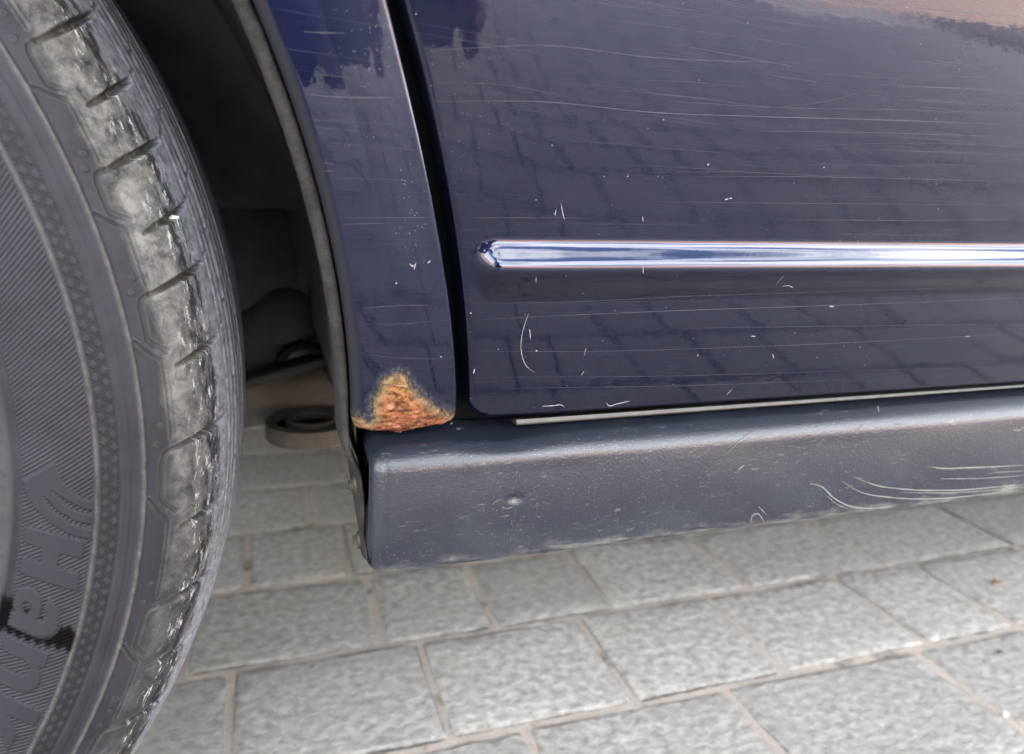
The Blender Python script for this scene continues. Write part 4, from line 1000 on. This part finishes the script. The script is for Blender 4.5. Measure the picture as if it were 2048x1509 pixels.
hd = {'nk0': P3(0, .19, .80, .05), 'nk1': P3(0, .22, .87, .052), 'jaw': P3(0, .26, .92, .068), 'skull': P3(0, .24, 1.0, .085), 'crown': P3(0, .23, 1.04, .06)}
head = skinned('head', hd, [('nk0', 'nk1'), ('nk1', 'jaw'), ('jaw', 'skull'), ('skull', 'crown')], M_SKIN, person)
b = BM(); b.sphere((px0, py0+.335, .945), .014, (0.8, 1.2, 1.4)); b.build('nose', M_SKIN, head)
for sx_ in (-1, 1):
    b = BM(); b.sphere((px0+sx_*.085, py0+.24, .965), .02, (.4, .8, 1.3)); b.build('ear', M_SKIN, head)
    b = BM(); b.sphere((px0+sx_*.03, py0+.322, .975), .011); b.build('eye', M_HAIRC, head)
b = BM(); b.box((px0, py0+.328, .91), (.045, .012, .008), .003); b.build('mouth', M_SHOE, head)
b = BM(); b.sphere((px0, py0+.215, 1.02), .098, (.95, 1.0, .85)); b.build('hair', M_HAIRC, head)
for sx_, k in ((-.16, 0), (.17, 1)):
    b = BM(); b.box((px0+sx_, py0+.16, .045), (.095, .27, .085), .035, seg=4); b.build('shoe', M_SHOE, person)
# hands closing on the phone: palm and five bent fingers
R3 = Matrix(((_r[0], _u[0], -_f[0]), (_r[1], _u[1], -_f[1]), (_r[2], _u[2], -_f[2])))
def cam_pt(a, b_, c_): return CAM + _r*a + _u*b_ - _f*c_        # right, up, back from the lens
for side, ox in ((-1, -0.036), (1, 0.108)):
    nd = {'wrist': W(hand_l+[-.02, -.08, -.01] if side < 0 else hand_r+[.03, -.08, 0], .024)}; ed = []
    pc = cam_pt(ox+side*.022, -.034, .038); nd['palm'] = W(pc, .022); ed.append(('wrist', 'palm'))
    for k in range(4):
        bb = -.052+k*.017
        nd[f'k{k}'] = W(cam_pt(ox+side*.030, bb, .022), .0090); nd[f'm{k}'] = W(cam_pt(ox+side*.022, bb+.002, .0050-.0005*k), .0080); nd[f't{k}'] = W(cam_pt(ox+side*(.006+.003*(k % 2)), bb+.003, .0030), .0068)
        ed += [('palm', f'k{k}'), (f'k{k}', f'm{k}'), (f'm{k}', f't{k}')]
    nd['th0'] = W(cam_pt(ox+side*.012, -.040, .036), .0095); nd['th1'] = W(cam_pt(ox-side*.006, -.026, .032), .0085); ed += [('palm', 'th0'), ('th0', 'th1')]
    skinned('hand', nd, ed, M_SKIN, person)
ph = BM(); ph.box((0, 0, 0), (.148, .072, .008), .0035, R3.to_4x4(), 3)
bmesh.ops.translate(ph.b, vec=Vector(cam_pt(.036, -.022, .0145)), verts=ph.b.verts)
phone = tag(empty('phone', tuple(cam_pt(.036, -.058, .0145))), 'black smartphone held up to the car by the crouching person', 'phone')
ph.build('phone_body', plain('phone_glass', (0.01, 0.01, 0.012), 0.15).m, phone)

# stones wedged in the tread notches, a scrap of leaf on the paving
def on_tyre(px, py, s_mm):
    sp, Q = tyre_profile(); i = int(np.argmin(np.abs(sp-s_mm))); r, yv = Q[i]
    d = ray(px, py); y = WC[1]+yv; P = CAM+d*((y-CAM[1])/d[1]); a = math.atan2(P[2]-WC[2], P[0]-WC[0])
    return np.array([WC[0]+(r-0.0012)*math.cos(a), y+0.0006, WC[2]+(r-0.0012)*math.sin(a)])
pebble(on_tyre(347, 437, 103), 0.0017, (0.52, 0.50, 0.44), 'small cream stone wedged in a tyre tread notch level with the door scratches', 3)
pebble(on_tyre(392, 549, 105), 0.0014, (0.50, 0.50, 0.47), 'smaller pale stone wedged in the tyre notch level with the door rib', 4)
q = at_z(1992, 1166, 0.001)
b = BM(); rr = random.Random(4); vs_ = []
for k in range(9):
    a = 2*math.pi*k/9; vs_.append(b.b.verts.new((q[0]+0.006*math.cos(a)*(1+rr.uniform(-.3, .3)), q[1]+0.004*math.sin(a)*(1+rr.uniform(-.3, .3)), 0.0012+rr.uniform(0, .0012))))
cv = b.b.verts.new((q[0], q[1], 0.0026))
for k in range(9): b.b.faces.new((vs_[k], vs_[(k+1) % 9], cv))
r_ = bmesh.ops.extrude_face_region(b.b, geom=list(b.b.faces)); bmesh.ops.translate(b.b, vec=(0, 0, 0.0004), verts=[v for v in r_['geom'] if isinstance(v, bmesh.types.BMVert)])
tag(b.build('leaf_scrap', worn('dry_leaf', (0.26, 0.14, 0.07), 0.8, 0.3, 400).m), 'small brown dry leaf scrap on a paver at the right edge', 'leaf')
